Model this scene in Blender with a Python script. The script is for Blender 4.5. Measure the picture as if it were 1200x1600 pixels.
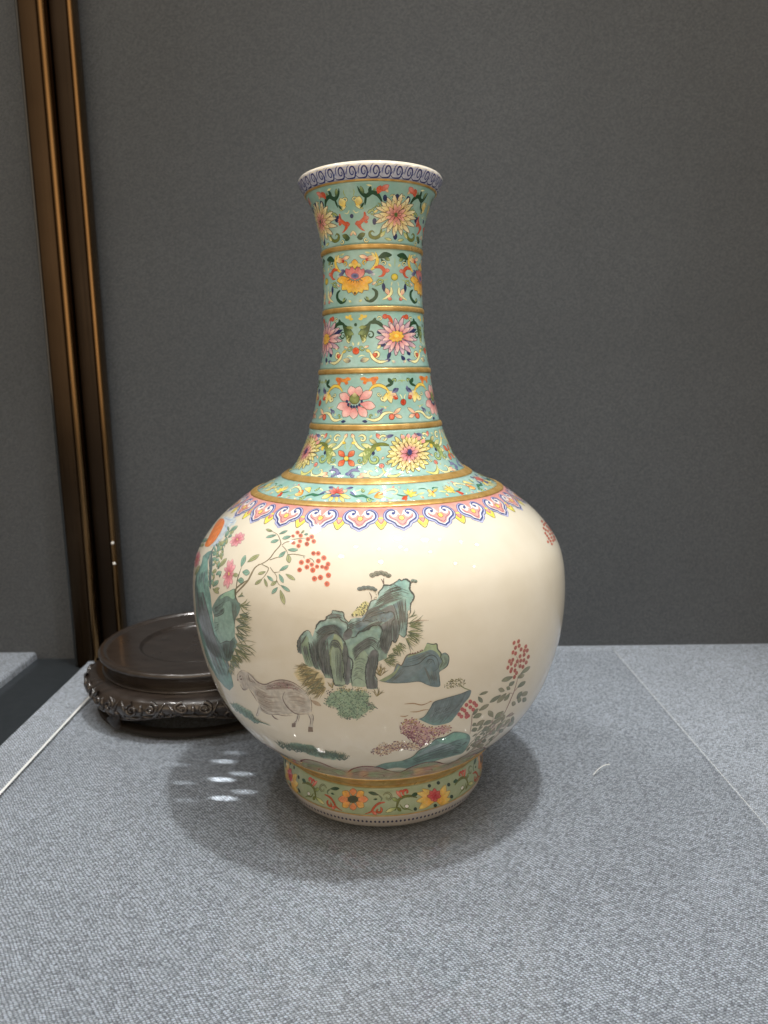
import bpy, bmesh, math, random
from mathutils import Vector, Matrix, noise
from mathutils.bvhtree import BVHTree
from mathutils.geometry import delaunay_2d_cdt

for o in list(bpy.data.objects):
    bpy.data.objects.remove(o, do_unlink=True)
scene = bpy.context.scene
COL = scene.collection
random.seed(7)
PI = math.pi
R = math.radians

# ------------------------------------------------------------------ camera
CAM = Vector((0.005, -0.600, 0.3262))
PITCH, ROLL, FOC = R(9.6), R(-1.2), 1202.0 / 1600.0      # focal length / picture height
_fw = Vector((0, math.cos(PITCH), -math.sin(PITCH)))
_r0 = Vector((1, 0, 0)); _u0 = _r0.cross(_fw)
_rt = _r0 * math.cos(ROLL) + _u0 * math.sin(ROLL)
_up = _u0 * math.cos(ROLL) - _r0 * math.sin(ROLL)
cd = bpy.data.cameras.new('camera')
cam = bpy.data.objects.new('camera', cd); COL.objects.link(cam)
cam.matrix_world = Matrix(((_rt.x, _up.x, -_fw.x, CAM.x), (_rt.y, _up.y, -_fw.y, CAM.y), (_rt.z, _up.z, -_fw.z, CAM.z), (0, 0, 0, 1)))
cd.sensor_fit = 'VERTICAL'; cd.sensor_height = 32.0; cd.lens = 32.0 * FOC
cd.clip_start = 0.02; cd.clip_end = 50
cd.dof.use_dof = True; cd.dof.focus_distance = 0.50; cd.dof.aperture_fstop = 9.0
scene.camera = cam

# ------------------------------------------------------------------ light: a dim gallery, spotlights in the top of the case
w = bpy.data.worlds.new('World'); scene.world = w; w.use_nodes = True
_wt = w.node_tree; _bg = _wt.nodes['Background']                 # dim room behind, the lit gallery in front of the case
_tc = _wt.nodes.new('ShaderNodeTexCoord'); _dt = _wt.nodes.new('ShaderNodeVectorMath'); _dt.operation = 'DOT_PRODUCT'; _dt.inputs[1].default_value = (-0.05, -0.996, -0.07)
_mx = _wt.nodes.new('ShaderNodeMath'); _mx.operation = 'MAXIMUM'; _mx.inputs[1].default_value = 0.0
_pw = _wt.nodes.new('ShaderNodeMath'); _pw.operation = 'POWER'; _pw.inputs[1].default_value = 3.5
_ma = _wt.nodes.new('ShaderNodeMath'); _ma.operation = 'MULTIPLY_ADD'; _ma.inputs[1].default_value = 1.75; _ma.inputs[2].default_value = 0.125
_wt.links.new(_tc.outputs['Generated'], _dt.inputs[0]); _wt.links.new(_dt.outputs['Value'], _mx.inputs[0]); _wt.links.new(_mx.outputs[0], _pw.inputs[0]); _wt.links.new(_pw.outputs[0], _ma.inputs[0]); _wt.links.new(_ma.outputs[0], _bg.inputs[1])
_bg.inputs[0].default_value = (1.0, 0.775, 0.54, 1)
vs = scene.view_settings
vs.view_transform = 'Standard'; vs.look = 'None'; vs.exposure = 0.0; vs.gamma = 1.0; vs.use_curve_mapping = False
scene.cycles.max_bounces = 8; scene.cycles.transparent_max_bounces = 16
scene.cycles.caustics_reflective = False; scene.cycles.caustics_refractive = False
scene.cycles.sample_clamp_indirect = 60.0

def spot(name, loc, target, energy, colour, angle, blend, radius):
    l = bpy.data.lights.new(name, 'SPOT'); l.energy = energy; l.color = colour
    l.spot_size = R(angle); l.spot_blend = blend; l.shadow_soft_size = radius
    o = bpy.data.objects.new(name, l); COL.objects.link(o); o.location = loc
    o.rotation_euler = (Vector(target) - Vector(loc)).to_track_quat('-Z', 'Y').to_euler()
    return o
def area(name, loc, target, energy, colour, sx, sy):
    l = bpy.data.lights.new(name, 'AREA'); l.energy = energy; l.color = colour
    l.shape = 'RECTANGLE'; l.size = sx; l.size_y = sy
    o = bpy.data.objects.new(name, l); COL.objects.link(o); o.location = loc
    o.rotation_euler = (Vector(target) - Vector(loc)).to_track_quat('-Z', 'Y').to_euler()
    return o
NEUTRAL = (1.0, 0.975, 0.94)
spot('case_spotlight', (0.30, -0.30, 2.30), (0, -0.02, 0.1), 112, NEUTRAL, 34, 0.9, 0.050)
spot('case_spotlight', (-0.68, -0.95, 2.20), (-0.02, -0.06, 0.1), 14, NEUTRAL, 44, 0.9, 0.040)
spot('case_spotlight', (0.05, -1.24, 2.20), (0.02, -0.10, 0.1), 14, NEUTRAL, 44, 0.9, 0.040)
spot('case_spotlight', (-0.90, 0.20, 2.20), (-0.02, -0.02, 0.1), 26, NEUTRAL, 44, 0.9, 0.070)
spot('case_spotlight', (0.72, -0.30, 2.20), (0.0, -0.05, 0.1), 18, NEUTRAL, 44, 0.9, 0.060)
area('case_ceiling_panel', (0.0, -0.30, 1.70), (0, -0.08, 0), 3.6, (0.95, 0.98, 1.0), 1.6, 0.9)
for _x, _y in ((0.02, -0.74), (-0.36, -0.62), (0.36, -0.66)): spot('case_spotlight', (_x, _y, 2.20), (0, -0.10, 0.05), 11, NEUTRAL, 40, 0.9, 0.022)
for _x, _y in ((1.16, -0.24), (1.71, -0.13), (2.26, -0.03), (0.58, -0.90), (1.13, -0.90), (2.02, -1.16), (2.85, -1.08), (-1.72, 0.10)):   # small ceiling lamps along the gallery
    _l = bpy.data.lights.new('gallery_lamp', 'POINT'); _l.energy = 9; _l.color = NEUTRAL; _l.shadow_soft_size = 0.032
    _o = bpy.data.objects.new('gallery_lamp', _l); COL.objects.link(_o); _o.location = (_x, _y, 2.6)
# added tiny spots standing in for glints thrown off the glaze onto the cloth
def glint(x, y, e):
    d = _fw + _rt * ((x - 600) / 1202.0) + _up * ((800 - y) / 1202.0); g = CAM + d * (-CAM.z / d.z)
    spot('glint_light', g + Vector((-0.38, 0.06, 0.145)), g, e, NEUTRAL, 1.35, 1.0, 0.001)
for x, y, e in ((335, 1184, 26), (331, 1212, 48), (363, 1203, 18), (334, 1241, 38), (366, 1231, 18), (352, 1171, 8), (265, 1189, 7), (271, 1217, 10), (274, 1244, 6)): glint(x, y, e)

# ------------------------------------------------------------------ helpers
def tag(o, label=None, cat=None, group=None, kind=None):
    if label: o['label'] = label
    if cat: o['category'] = cat
    if group: o['group'] = group
    if kind: o['kind'] = kind
    return o
def empty(name, loc=(0, 0, 0), parent=None):
    o = bpy.data.objects.new(name, None); COL.objects.link(o); o.location = loc; o.empty_display_size = 0.02
    if parent: o.parent = parent
    return o
def mesh_obj(name, verts, faces, mat, parent=None, smooth=True, cols=None):
    me = bpy.data.meshes.new(name); me.from_pydata(verts, [], faces); me.update()
    if smooth: me.polygons.foreach_set('use_smooth', [True] * len(me.polygons))
    if cols is not None:
        a = me.color_attributes.new('Col', 'FLOAT_COLOR', 'POINT')
        flat = []
        for c in cols: flat += [c[0], c[1], c[2], 1.0]
        a.data.foreach_set('color', flat)
    me.materials.append(mat)
    o = bpy.data.objects.new(name, me); COL.objects.link(o)
    if parent: o.parent = parent
    return o
def box_obj(name, lo, hi, mat, parent=None, bevel=0.0, kind=None):
    bm = bmesh.new(); bmesh.ops.create_cube(bm, size=1.0)
    for v in bm.verts:
        v.co = Vector([(lo[i] + hi[i]) / 2 + v.co[i] * (hi[i] - lo[i]) for i in range(3)])
    if bevel: bmesh.ops.bevel(bm, geom=bm.edges[:], offset=bevel, segments=3, profile=0.5, affect='EDGES')
    me = bpy.data.meshes.new(name); bm.to_mesh(me); bm.free()
    if bevel: me.polygons.foreach_set('use_smooth', [True] * len(me.polygons))
    me.materials.append(mat)
    o = bpy.data.objects.new(name, me); COL.objects.link(o)
    if parent: o.parent = parent
    if kind: o['kind'] = kind
    return o
def catmull(pts, step):
    """smooth curve through 2-D (or n-D) points, resampled at about `step`"""
    if len(pts) < 3:
        a, b = pts[0], pts[-1]
        L = math.dist(a, b); n = max(1, int(L / step))
        return [tuple(a[k] + (b[k] - a[k]) * i / n for k in range(len(a))) for i in range(n + 1)]
    P = [pts[0]] + list(pts) + [pts[-1]]; out = []
    for i in range(1, len(P) - 2):
        p0, p1, p2, p3 = P[i - 1], P[i], P[i + 1], P[i + 2]
        n = max(1, int(math.ceil(math.dist(p1, p2) / step)))
        for j in range(n):
            t = j / n; t2 = t * t; t3 = t2 * t
            out.append(tuple(0.5 * (2 * p1[k] + (p2[k] - p0[k]) * t + (2 * p0[k] - 5 * p1[k] + 4 * p2[k] - p3[k]) * t2 + (3 * p1[k] - p0[k] - 3 * p2[k] + p3[k]) * t3) for k in range(len(p1))))
    out.append(tuple(pts[-1])); return out
def srgb(r, g, b):
    f = lambda c: (c / 255 / 12.92) if c / 255 <= 0.04045 else ((c / 255 + 0.055) / 1.055) ** 2.4
    return (f(r), f(g), f(b))
def mixc(a, b, t): return tuple(a[i] + (b[i] - a[i]) * t for i in range(3))

# ------------------------------------------------------------------ materials
class NT:
    def __init__(s, name):
        s.m = bpy.data.materials.new(name); s.m.use_nodes = True; s.t = s.m.node_tree; s.b = s.t.nodes['Principled BSDF']
    def n(s, typ, **kw):
        x = s.t.nodes.new(typ)
        for k, v in kw.items():
            if k.startswith('i_'):
                key = k[2:]; x.inputs[int(key) if key.isdigit() else key].default_value = v
            else: setattr(x, k, v)
        return x
    def l(s, a, b): s.t.links.new(a, b)
    def math(s, op, a, b=None, c=None):
        x = s.n('ShaderNodeMath', operation=op)
        for i, v in enumerate((a, b, c)):
            if v is None: continue
            if isinstance(v, (int, float)): x.inputs[i].default_value = v
            else: s.l(v, x.inputs[i])
        return x.outputs[0]
    def mix(s, fac, a, b, blend='MIX'):
        x = s.n('ShaderNodeMix', data_type='RGBA', blend_type=blend)
        for i, v in ((0, fac), (6, a), (7, b)):
            if isinstance(v, (int, float)): x.inputs[i].default_value = v
            elif isinstance(v, tuple): x.inputs[i].default_value = v if len(v) == 4 else v + (1,)
            else: s.l(v, x.inputs[i])
        return x.outputs[2]
    def noise(s, scale, detail=4, rough=0.55, vec=None):
        x = s.n('ShaderNodeTexNoise'); x.inputs['Scale'].default_value = scale; x.inputs['Detail'].default_value = detail; x.inputs['Roughness'].default_value = rough
        if vec: s.l(vec, x.inputs['Vector'])
        return x.outputs[0]
    def coord(s, sc=None):
        c = s.n('ShaderNodeTexCoord'); 
        return c.outputs['Object']
    def ramp(s, fac, lo, hi, a=0.0, b=1.0):
        x = s.n('ShaderNodeMapRange'); x.inputs[1].default_value = lo; x.inputs[2].default_value = hi; x.inputs[3].default_value = a; x.inputs[4].default_value = b
        s.l(fac, x.inputs[0]); return x.outputs[0]
    def bump(s, h, strength, dist):
        x = s.n('ShaderNodeBump'); x.inputs['Strength'].default_value = strength; x.inputs['Distance'].default_value = dist
        s.l(h, x.inputs['Height']); s.l(x.outputs[0], s.b.inputs['Normal']); return x
    def set(s, **kw):
        for k, v in kw.items(): s.b.inputs[k.replace('_', ' ')].default_value = v if not isinstance(v, tuple) else v + (1,)

def porcelain():
    s = NT('porcelain'); co = s.coord()
    n = s.noise(38, 3, vec=co)
    c = s.mix(s.ramp(n, .35, .7), (0.77, 0.725, 0.60), (0.81, 0.77, 0.655))
    s.l(c, s.b.inputs['Base Color']); s.set(Roughness=0.35, Coat_Weight=1.0, Coat_Roughness=0.02, Coat_IOR=1.5, Specular_IOR_Level=0.08)
    b = s.noise(120, 3, vec=co); s.bump(b, 0.05, 0.0006)
    return s.m
def enamel():
    s = NT('enamel'); co = s.coord()
    at = s.n('ShaderNodeVertexColor', layer_name='Col')
    n = s.noise(260, 3, vec=co); n2 = s.noise(900, 2, vec=co)
    hsv = s.n('ShaderNodeHueSaturation'); s.l(at.outputs[0], hsv.inputs['Color'])
    s.l(s.ramp(n, .3, .7, .82, 1.16), hsv.inputs['Value']); s.l(s.ramp(n2, .3, .7, .9, 1.1), hsv.inputs['Saturation'])
    s.l(hsv.outputs[0], s.b.inputs['Base Color']); s.set(Roughness=0.35, Coat_Weight=1.0, Coat_Roughness=0.06, Coat_IOR=1.48, Specular_IOR_Level=0.1)
    s.bump(n, 0.25, 0.0006)
    return s.m
def turquoise():
    s = NT('turquoise_enamel'); co = s.coord()
    n = s.noise(60, 4, vec=co); n2 = s.noise(380, 3, vec=co)
    c = s.mix(s.ramp(n, .38, .66), (0.28, 0.53, 0.49), (0.45, 0.67, 0.63))
    c = s.mix(s.ramp(n2, .35, .75, 0, .55), c, (0.32, 0.50, 0.42))
    s.l(c, s.b.inputs['Base Color']); s.set(Roughness=0.35, Coat_Weight=1.0, Coat_Roughness=0.06, Coat_IOR=1.48, Specular_IOR_Level=0.1)
    s.bump(n2, 0.3, 0.0005)
    return s.m
def flat_enamel(name, a, b, sc=120):
    s = NT(name); co = s.coord(); n = s.noise(sc, 4, vec=co)
    s.l(s.mix(s.ramp(n, .35, .7), a, b), s.b.inputs['Base Color']); s.set(Roughness=0.35, Coat_Weight=0.8, Coat_Roughness=0.07, Specular_IOR_Level=0.1)
    return s.m
def gilt():
    s = NT('gilt'); co = s.coord(); n = s.noise(140, 5, vec=co)
    s.l(s.mix(s.ramp(n, .35, .7), (0.50, 0.30, 0.08), (0.74, 0.50, 0.19)), s.b.inputs['Base Color'])
    s.set(Metallic=0.45); s.l(s.ramp(n, .3, .7, .42, .26), s.b.inputs['Roughness'])
    return s.m
def wood():
    s = NT('dark_hardwood'); co = s.coord()
    mp = s.n('ShaderNodeMapping'); s.l(co, mp.inputs[0]); mp.inputs['Scale'].default_value = (12, 90, 40)
    n = s.noise(3.0, 6, vec=mp.outputs[0]); n2 = s.noise(26, 3, vec=co)
    c = s.mix(s.ramp(n, .3, .7), (0.015, 0.011, 0.009), (0.040, 0.030, 0.024))
    s.l(c, s.b.inputs['Base Color']); s.l(s.ramp(n2, .3, .7, .24, .40), s.b.inputs['Roughness']); s.set(Coat_Weight=1.0, Coat_Roughness=0.14)
    s.bump(n, 0.12, 0.0006)
    return s.m
def bronze(name, col, rough=0.32):
    s = NT(name); co = s.coord()
    mp = s.n('ShaderNodeMapping'); s.l(co, mp.inputs[0]); mp.inputs['Scale'].default_value = (220, 220, 2.0)
    n = s.noise(4, 4, vec=mp.outputs[0]); n2 = s.noise(9, 3, vec=co)
    s.l(s.mix(s.ramp(n2, .3, .7), col, tuple(c * .7 for c in col)), s.b.inputs['Base Color'])
    s.set(Metallic=1.0); s.l(s.ramp(n, .3, .7, rough * .8, rough * 1.3), s.b.inputs['Roughness'])
    s.bump(n, 0.05, 0.0004)
    return s.m
def fabric(name, dark, light, pitch, depth, contrast, plane='XY'):
    """coarse twill: a skewed lattice of yarn slubs, each with its own tone, fuzzed by fibre noise"""
    s = NT(name); co = s.coord()
    sp = s.n('ShaderNodeSeparateXYZ')
    wob = s.n('ShaderNodeTexNoise'); wob.inputs['Scale'].default_value = 0.55 / pitch; wob.inputs['Detail'].default_value = 3; s.l(co, wob.inputs['Vector'])
    va = s.n('ShaderNodeVectorMath', operation='MULTIPLY_ADD'); s.l(wob.outputs['Color'], va.inputs[0]); va.inputs[1].default_value = (pitch * 0.9,) * 3; s.l(co, va.inputs[2])
    s.l(va.outputs[0], sp.inputs[0])
    X = sp.outputs[0]; Y = sp.outputs[1] if plane == 'XY' else sp.outputs[2]
    u = s.math('DIVIDE', X, pitch); v = s.math('DIVIDE', Y, pitch * 0.74)
    v2 = s.math('MULTIPLY_ADD', u, -0.36, s.math('MULTIPLY_ADD', s.math('PINGPONG', u, 9.0), 0.16, v))
    row = s.math('FLOOR', v2); fv = s.math('SUBTRACT', v2, row)
    u2 = s.math('MULTIPLY_ADD', row, 0.47, u); cell = s.math('FLOOR', u2); fu = s.math('SUBTRACT', u2, cell)
    fu = s.math('FRACT', s.math('MULTIPLY_ADD', fv, 0.30, fu))
    h = s.math('MULTIPLY', s.math('POWER', s.math('SINE', s.math('MULTIPLY', fu, PI)), 0.6), s.math('POWER', s.math('SINE', s.math('MULTIPLY', fv, PI)), 0.6))
    cv = s.n('ShaderNodeCombineXYZ'); s.l(row, cv.inputs[0]); s.l(cell, cv.inputs[1])
    wn = s.n('ShaderNodeTexWhiteNoise', noise_dimensions='3D'); s.l(cv.outputs[0], wn.inputs['Vector'])
    fz = s.noise(1.7 / pitch, 4, .75, vec=co)
    big = s.noise(7, 3, vec=co)
    hh = s.math('MULTIPLY_ADD', s.math('SUBTRACT', fz, 0.5), 2.1, s.math('MULTIPLY', h, s.math('MULTIPLY_ADD', wn.outputs[0], 0.75, 0.45)))
    t = s.ramp(hh, .0, 1.05)
    t = s.math('MULTIPLY_ADD', s.math('SUBTRACT', t, 0.5), contrast, 0.5)
    t.node.use_clamp = True
    c = s.mix(t, dark, light)
    c = s.mix(s.ramp(big, .35, .7, 0, .16), c, tuple(x * .8 for x in dark))
    s.l(c, s.b.inputs['Base Color']); s.set(Roughness=0.85, Sheen_Weight=0.2, Sheen_Roughness=0.5, Specular_IOR_Level=0.2)
    s.bump(hh, 0.8, depth)
    return s.m
def clear(name, tint, gloss, rough):
    s = NT(name); t = s.t
    tr = s.n('ShaderNodeBsdfTransparent'); tr.inputs[0].default_value = tint + (1,)
    gl = s.n('ShaderNodeBsdfGlossy'); gl.inputs['Roughness'].default_value = rough
    mx = s.n('ShaderNodeMixShader'); mx.inputs[0].default_value = gloss; s.l(tr.outputs[0], mx.inputs[1]); s.l(gl.outputs[0], mx.inputs[2])
    s.l(mx.outputs[0], t.nodes['Material Output'].inputs[0])
    return s.m
M = dict(porcelain=porcelain(), enamel=enamel(), turq=turquoise(), gilt=gilt(), wood=wood(),
         pink=flat_enamel('pink_enamel', (0.68, 0.30, 0.28), (0.80, 0.45, 0.40)),
         rimblue=flat_enamel('pale_blue_enamel', (0.42, 0.46, 0.62), (0.62, 0.65, 0.74), 300),
         footgreen=flat_enamel('foot_green_enamel', (0.34, 0.44, 0.27), (0.48, 0.55, 0.38), 90),
         mauve=flat_enamel('mauve_enamel', (0.40, 0.36, 0.33), (0.42, 0.47, 0.39), 90),
         bronze=bronze('bronze', (0.052, 0.036, 0.023)), bright=bronze('bright_bronze', (0.24, 0.145, 0.065), 0.22), dark=bronze('dark_bronze', (0.036, 0.027, 0.020), 0.4),
         table=fabric('table_fabric', (0.125, 0.148, 0.182), (0.72, 0.82, 0.95), 0.0021, 0.0011, 1.25),
         wallf=fabric('wall_fabric', (0.055, 0.064, 0.074), (0.146, 0.165, 0.186), 0.0019, 0.0009, 0.95, 'XZ'),
         acrylic=clear('acrylic', (0.990, 0.994, 0.997), 0.075, 0.003), glass=clear('glass', (0.90, 0.95, 0.94), 0.06, 0.01),
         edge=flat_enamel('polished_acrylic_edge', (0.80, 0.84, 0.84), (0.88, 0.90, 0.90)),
         footshade=flat_enamel('foot_edge_shade', (0.46, 0.44, 0.42), (0.54, 0.51, 0.47)), gap=flat_enamel('dark_painted_base', (0.022, 0.028, 0.033), (0.03, 0.036, 0.042)))

# ------------------------------------------------------------------ the setting: fabric wall, platform, neighbouring platform
SH = 0.003                                                    # the clear sheet the vase stands on
wyaw = R(-1.55)
wall = box_obj('wall', (-2.2, 0.0, -0.6), (2.2, 0.05, 2.6), M['wallf'], kind='structure')
wall.location = (0.05, 0.3215, 0); wall.rotation_euler = (0, 0, wyaw)
platform = box_obj('platform', (-0.362, -1.3, -0.6), (1.6, 0.345, -SH), M['table'], bevel=0.004, kind='structure')
tag(platform, 'herringbone grey blue fabric display platform')
plat2 = box_obj('platform', (-1.9, -1.3, -0.6), (-0.440, 0.345, -SH), M['table'], bevel=0.004, kind='structure')
gapb = box_obj('floor', (-0.4405, -1.3, -0.62), (-0.3615, 0.345, -0.012), M['gap'], kind='structure')
sheet = empty('acrylic_sheet', (-0.018, -0.4, -SH))
tag(sheet, 'thin clear acrylic sheet lying on the grey fabric under the vase', 'sheet')
sx0, sx1, sy0, sy1 = -0.298, 0.298, -0.75, 0.690
mesh_obj('top_face', [(sx0, sy0, SH), (sx1, sy0, SH), (sx1, sy1, SH), (sx0, sy1, SH)], [(0, 1, 2, 3)], M['acrylic'], sheet, smooth=False)
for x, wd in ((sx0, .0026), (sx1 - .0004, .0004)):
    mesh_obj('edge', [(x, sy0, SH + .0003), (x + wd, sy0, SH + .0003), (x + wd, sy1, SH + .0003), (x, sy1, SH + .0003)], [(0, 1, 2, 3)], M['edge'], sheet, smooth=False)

# the case's corner post (bronze) with its slender bright bead and pane of side glass
post = empty('case_corner_post', (-0.345, 0.31, 0)); tag(post, 'bronze corner post of the display case at the left edge', 'post')
box_obj('outer_profile', (-0.0300, -0.012, -0.012), (-0.0080, 0.014, 2.2), M['bronze'], post, bevel=0.003)
box_obj('outer_bead', (-0.0078, -0.016, -0.012), (0.0004, 0.014, 2.2), M['bright'], post, bevel=0.0035)
box_obj('inner_profile', (0.0010, -0.004, -0.003), (0.0205, 0.014, 2.2), M['dark'], post, bevel=0.0015)
box_obj('bead', (0.0210, -0.008, -0.003), (0.0278, 0.014, 2.2), M['bright'], post, bevel=0.0028)
box_obj('gasket', (-0.0345, -0.006, -0.012), (-0.0304, 0.014, 2.2), M['gap'], post, bevel=0.001)
for z in (0.118, 0.143):
    bm = bmesh.new(); bmesh.ops.create_uvsphere(bm, u_segments=14, v_segments=8, radius=0.0019)
    me = bpy.data.meshes.new('screw_head'); bm.to_mesh(me); bm.free(); me.polygons.foreach_set('use_smooth', [True] * len(me.polygons))
    me.materials.append(M['edge']); o = bpy.data.objects.new('screw_head', me); COL.objects.link(o); o.parent = post; o.location = (0.0250, -0.009, z)

# ------------------------------------------------------------------ the vase: profile (radius, height)
PROF = [(0.0735, 0.0), (0.0765, 0.0012), (0.0795, 0.005), (0.0818, 0.0105), (0.0826, 0.017), (0.0822, 0.024), (0.0808, 0.030), (0.0800, 0.0335), (0.0800, 0.0365),
        (0.0822, 0.0385), (0.0862, 0.0415), (0.0914, 0.046), (0.0971, 0.052), (0.1037, 0.058), (0.1104, 0.064), (0.1157, 0.070), (0.1240, 0.082), (0.1305, 0.094), (0.1352, 0.106),
        (0.1390, 0.118), (0.1419, 0.130), (0.1440, 0.142), (0.1452, 0.154), (0.1456, 0.166), (0.1452, 0.178), (0.1437, 0.190), (0.1401, 0.202), (0.1328, 0.214), (0.1225, 0.226),
        (0.1080, 0.238), (0.0990, 0.244), (0.0875, 0.2500), (0.0780, 0.2545), (0.0725, 0.2575), (0.0690, 0.2598), (0.0650, 0.2635), (0.0609, 0.269), (0.0579, 0.275), (0.0533, 0.286), (0.0493, 0.298), (0.0462, 0.310), (0.0441, 0.322), (0.0424, 0.334), (0.0404, 0.346),
        (0.0388, 0.358), (0.0381, 0.370), (0.0376, 0.382), (0.0372, 0.394), (0.0370, 0.406), (0.0373, 0.418), (0.0384, 0.430), (0.0405, 0.442), (0.0443, 0.454), (0.0474, 0.460), (0.0512, 0.4655), (0.0528, 0.4685), (0.0531, 0.4710), (0.0520, 0.4728), (0.0502, 0.4732), (0.0488, 0.4722)]
_d = catmull(PROF, 0.0012)
TT = [0.0]
for a, b in zip(_d[:-1], _d[1:]): TT.append(TT[-1] + math.dist(a, b))
TMAX = TT[-1]
def prof(t):
    """radius, height and outward normal at arc length t along the outside of the vase"""
    t = min(max(t, 0), TMAX); lo, hi = 0, len(TT) - 1
    while hi - lo > 1:
        m = (lo + hi) // 2
        if TT[m] <= t: lo = m
        else: hi = m
    k = (t - TT[lo]) / (TT[hi] - TT[lo]); a, b = _d[lo], _d[hi]
    def nrm(i):
        p, q = _d[max(i - 1, 0)], _d[min(i + 1, len(_d) - 1)]
        dr, dz = q[0] - p[0], q[1] - p[1]; L = math.hypot(dr, dz) or 1; return (dz / L, -dr / L)
    na, nb = nrm(lo), nrm(hi)
    return a[0] + (b[0] - a[0]) * k, a[1] + (b[1] - a[1]) * k, na[0] + (nb[0] - na[0]) * k, na[1] + (nb[1] - na[1]) * k
def t_at_z(z, lo=0.0, hi=TMAX):
    for i in range(len(TT) - 1):
        if TT[i] >= lo and (_d[i][1] - z) * (_d[i + 1][1] - z) <= 0:
            return TT[i] + (TT[i + 1] - TT[i]) * ((z - _d[i][1]) / ((_d[i + 1][1] - _d[i][1]) or 1))
    return hi
def S(th, t, off=0.0):
    """point of the vase's surface: angle (0 faces the viewer, + to the right), arc length, height above the glaze"""
    r, z, nr, nz = prof(t); r += nr * off
    return (r * math.sin(th), -r * math.cos(th), z + nz * off)
def lathe(pr, seg, flip=False):
    V = []; Fc = []; n = len(pr)
    for r, z in pr:
        for i in range(seg):
            a = 2 * PI * i / seg; V.append((r * math.sin(a), -r * math.cos(a), z))
    for j in range(n - 1):
        for i in range(seg):
            i2 = (i + 1) % seg; f = (j * seg + i, j * seg + i2, (j + 1) * seg + i2, (j + 1) * seg + i)
            Fc.append(f)
    return V, Fc
SEG = 256
# surface lookup: where a line of sight meets the glaze -> (angle, arc length)
_v, _f = lathe(_d, SEG)
_bvh = BVHTree.FromPolygons([Vector(p) for p in _v], _f)
def px(x, y):
    for k in range(60):
        d = _fw + _rt * ((x - 600) / 1202.0) + _up * ((800 - y) / 1202.0)
        h, n, i, dist = _bvh.ray_cast(CAM, d.normalized())
        if h: break
        x += 0.8 if x < 590 else -0.8
    if not h: raise ValueError('off the vase %s %s' % (x, y))
    j = i // SEG; rr = math.hypot(h.x, h.y); best = (9, 0)
    for q in range(max(j - 2, 0), min(j + 3, len(TT) - 1)):
        a, b = _d[q], _d[q + 1]; L2 = (b[0] - a[0]) ** 2 + (b[1] - a[1]) ** 2
        k = max(0, min(1, ((rr - a[0]) * (b[0] - a[0]) + (h.z - a[1]) * (b[1] - a[1])) / L2))
        e = math.hypot(a[0] + (b[0] - a[0]) * k - rr, a[1] + (b[1] - a[1]) * k - h.z)
        if e < best[0]: best = (e, TT[q] + (TT[q + 1] - TT[q]) * k)
    return math.atan2(h.x, -h.y), best[1]

vase = empty('vase', (0, 0, 0)); tag(vase, 'tall white porcelain bottle vase with turquoise neck and painted rocks, ram and berries', 'vase')
inner = [(0.0480, 0.4700), (0.0440, 0.462), (0.0405, 0.452), (0.0365, 0.440), (0.0335, 0.420), (0.0330, 0.390), (0.0345, 0.350), (0.0420, 0.310), (0.0560, 0.268), (0.0840, 0.246), (0.125, 0.212), (0.1400, 0.170), (0.135, 0.12), (0.11, 0.07), (0.07, 0.046), (0.0, 0.042)]
V, Fc = lathe(_d + [(max(r, .0005), z) for r, z in catmull(inner, 0.004)], SEG)
mesh_obj('body', V, Fc, M['porcelain'], vase)
V, Fc = lathe([(0.0735, 0.0), (0.068, 0.0), (0.066, 0.010), (0.03, 0.012), (0.0005, 0.012)], 96)
mesh_obj('foot_base', V, Fc, M['porcelain'], vase)

def strip(name, t0, t1, off, mat, parent, step=0.0015, relief=None, seg=SEG):
    """an enamelled ring round the vase between two arc lengths; relief(k) adds height across it"""
    n = max(2, int((t1 - t0) / step)); pr = []
    r, z, nr, nz = prof(t0); pr.append((r + nr * 0.00001, z + nz * 0.00001))
    for i in range(n + 1):
        k = i / n; r, z, nr, nz = prof(t0 + (t1 - t0) * k); h = off + (relief(k) if relief else 0); pr.append((r + nr * h, z + nz * h))
    r, z, nr, nz = prof(t1); pr.append((r + nr * 0.00001, z + nz * 0.00001))
    V, Fc = lathe(pr, seg); return mesh_obj(name, V, Fc, mat, parent)
def fr(y, x=586): return px(x, y)[1]          # arc length where the front of the vase crosses picture row y
half = lambda h: (lambda k: h * math.sqrt(max(0, 1 - (2 * k - 1) ** 2)))
RINGS = [('gold_ring', 380.5, 388.5), ('gold_ring', 478, 486), ('gold_ring', 575, 583), ('gold_ring', 663.5, 672.5), ('gold_ring', 747.5, 757.5), ('gold_ring', 785, 793)]
ring_t = []
for nm, y0, y1 in RINGS:
    b, a = fr(y0), fr(y1); ring_t.append((a, b))
    strip('gold_ring', a, b, 0.0002, M['gilt'], vase, 0.0004, half(0.0006))
tr0, tr1 = fr(282.5, 578), fr(279, 578)
strip('gold_ring', tr0, tr1, 0.0002, M['gilt'], vase, 0.0004, half(0.0003))
bands = []
lim = [tr0] + [c for ab in ring_t for c in (ab[1], ab[0])]
for i in range(6):
    hi_, lo_ = lim[2 * i], lim[2 * i + 1]
    bands.append((strip('neck_band' if i < 5 else 'shoulder_band', lo_, hi_, 0.00005, M['turq'], vase), lo_, hi_))
ft0, ft1 = fr(1275, 598), fr(1231, 600)
foot_band = strip('foot_band', ft0, ft1, 0.00005, M['footgreen'], vase)
fg = strip('gold_ring', fr(1231, 600), fr(1218.5, 600), 0.0003, M['gilt'], vase, 0.0004, half(0.0008))
rim_band = strip('rim_band', tr1, t_at_z(0.4712, 0.4), 0.00005, M['rimblue'], vase)
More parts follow.
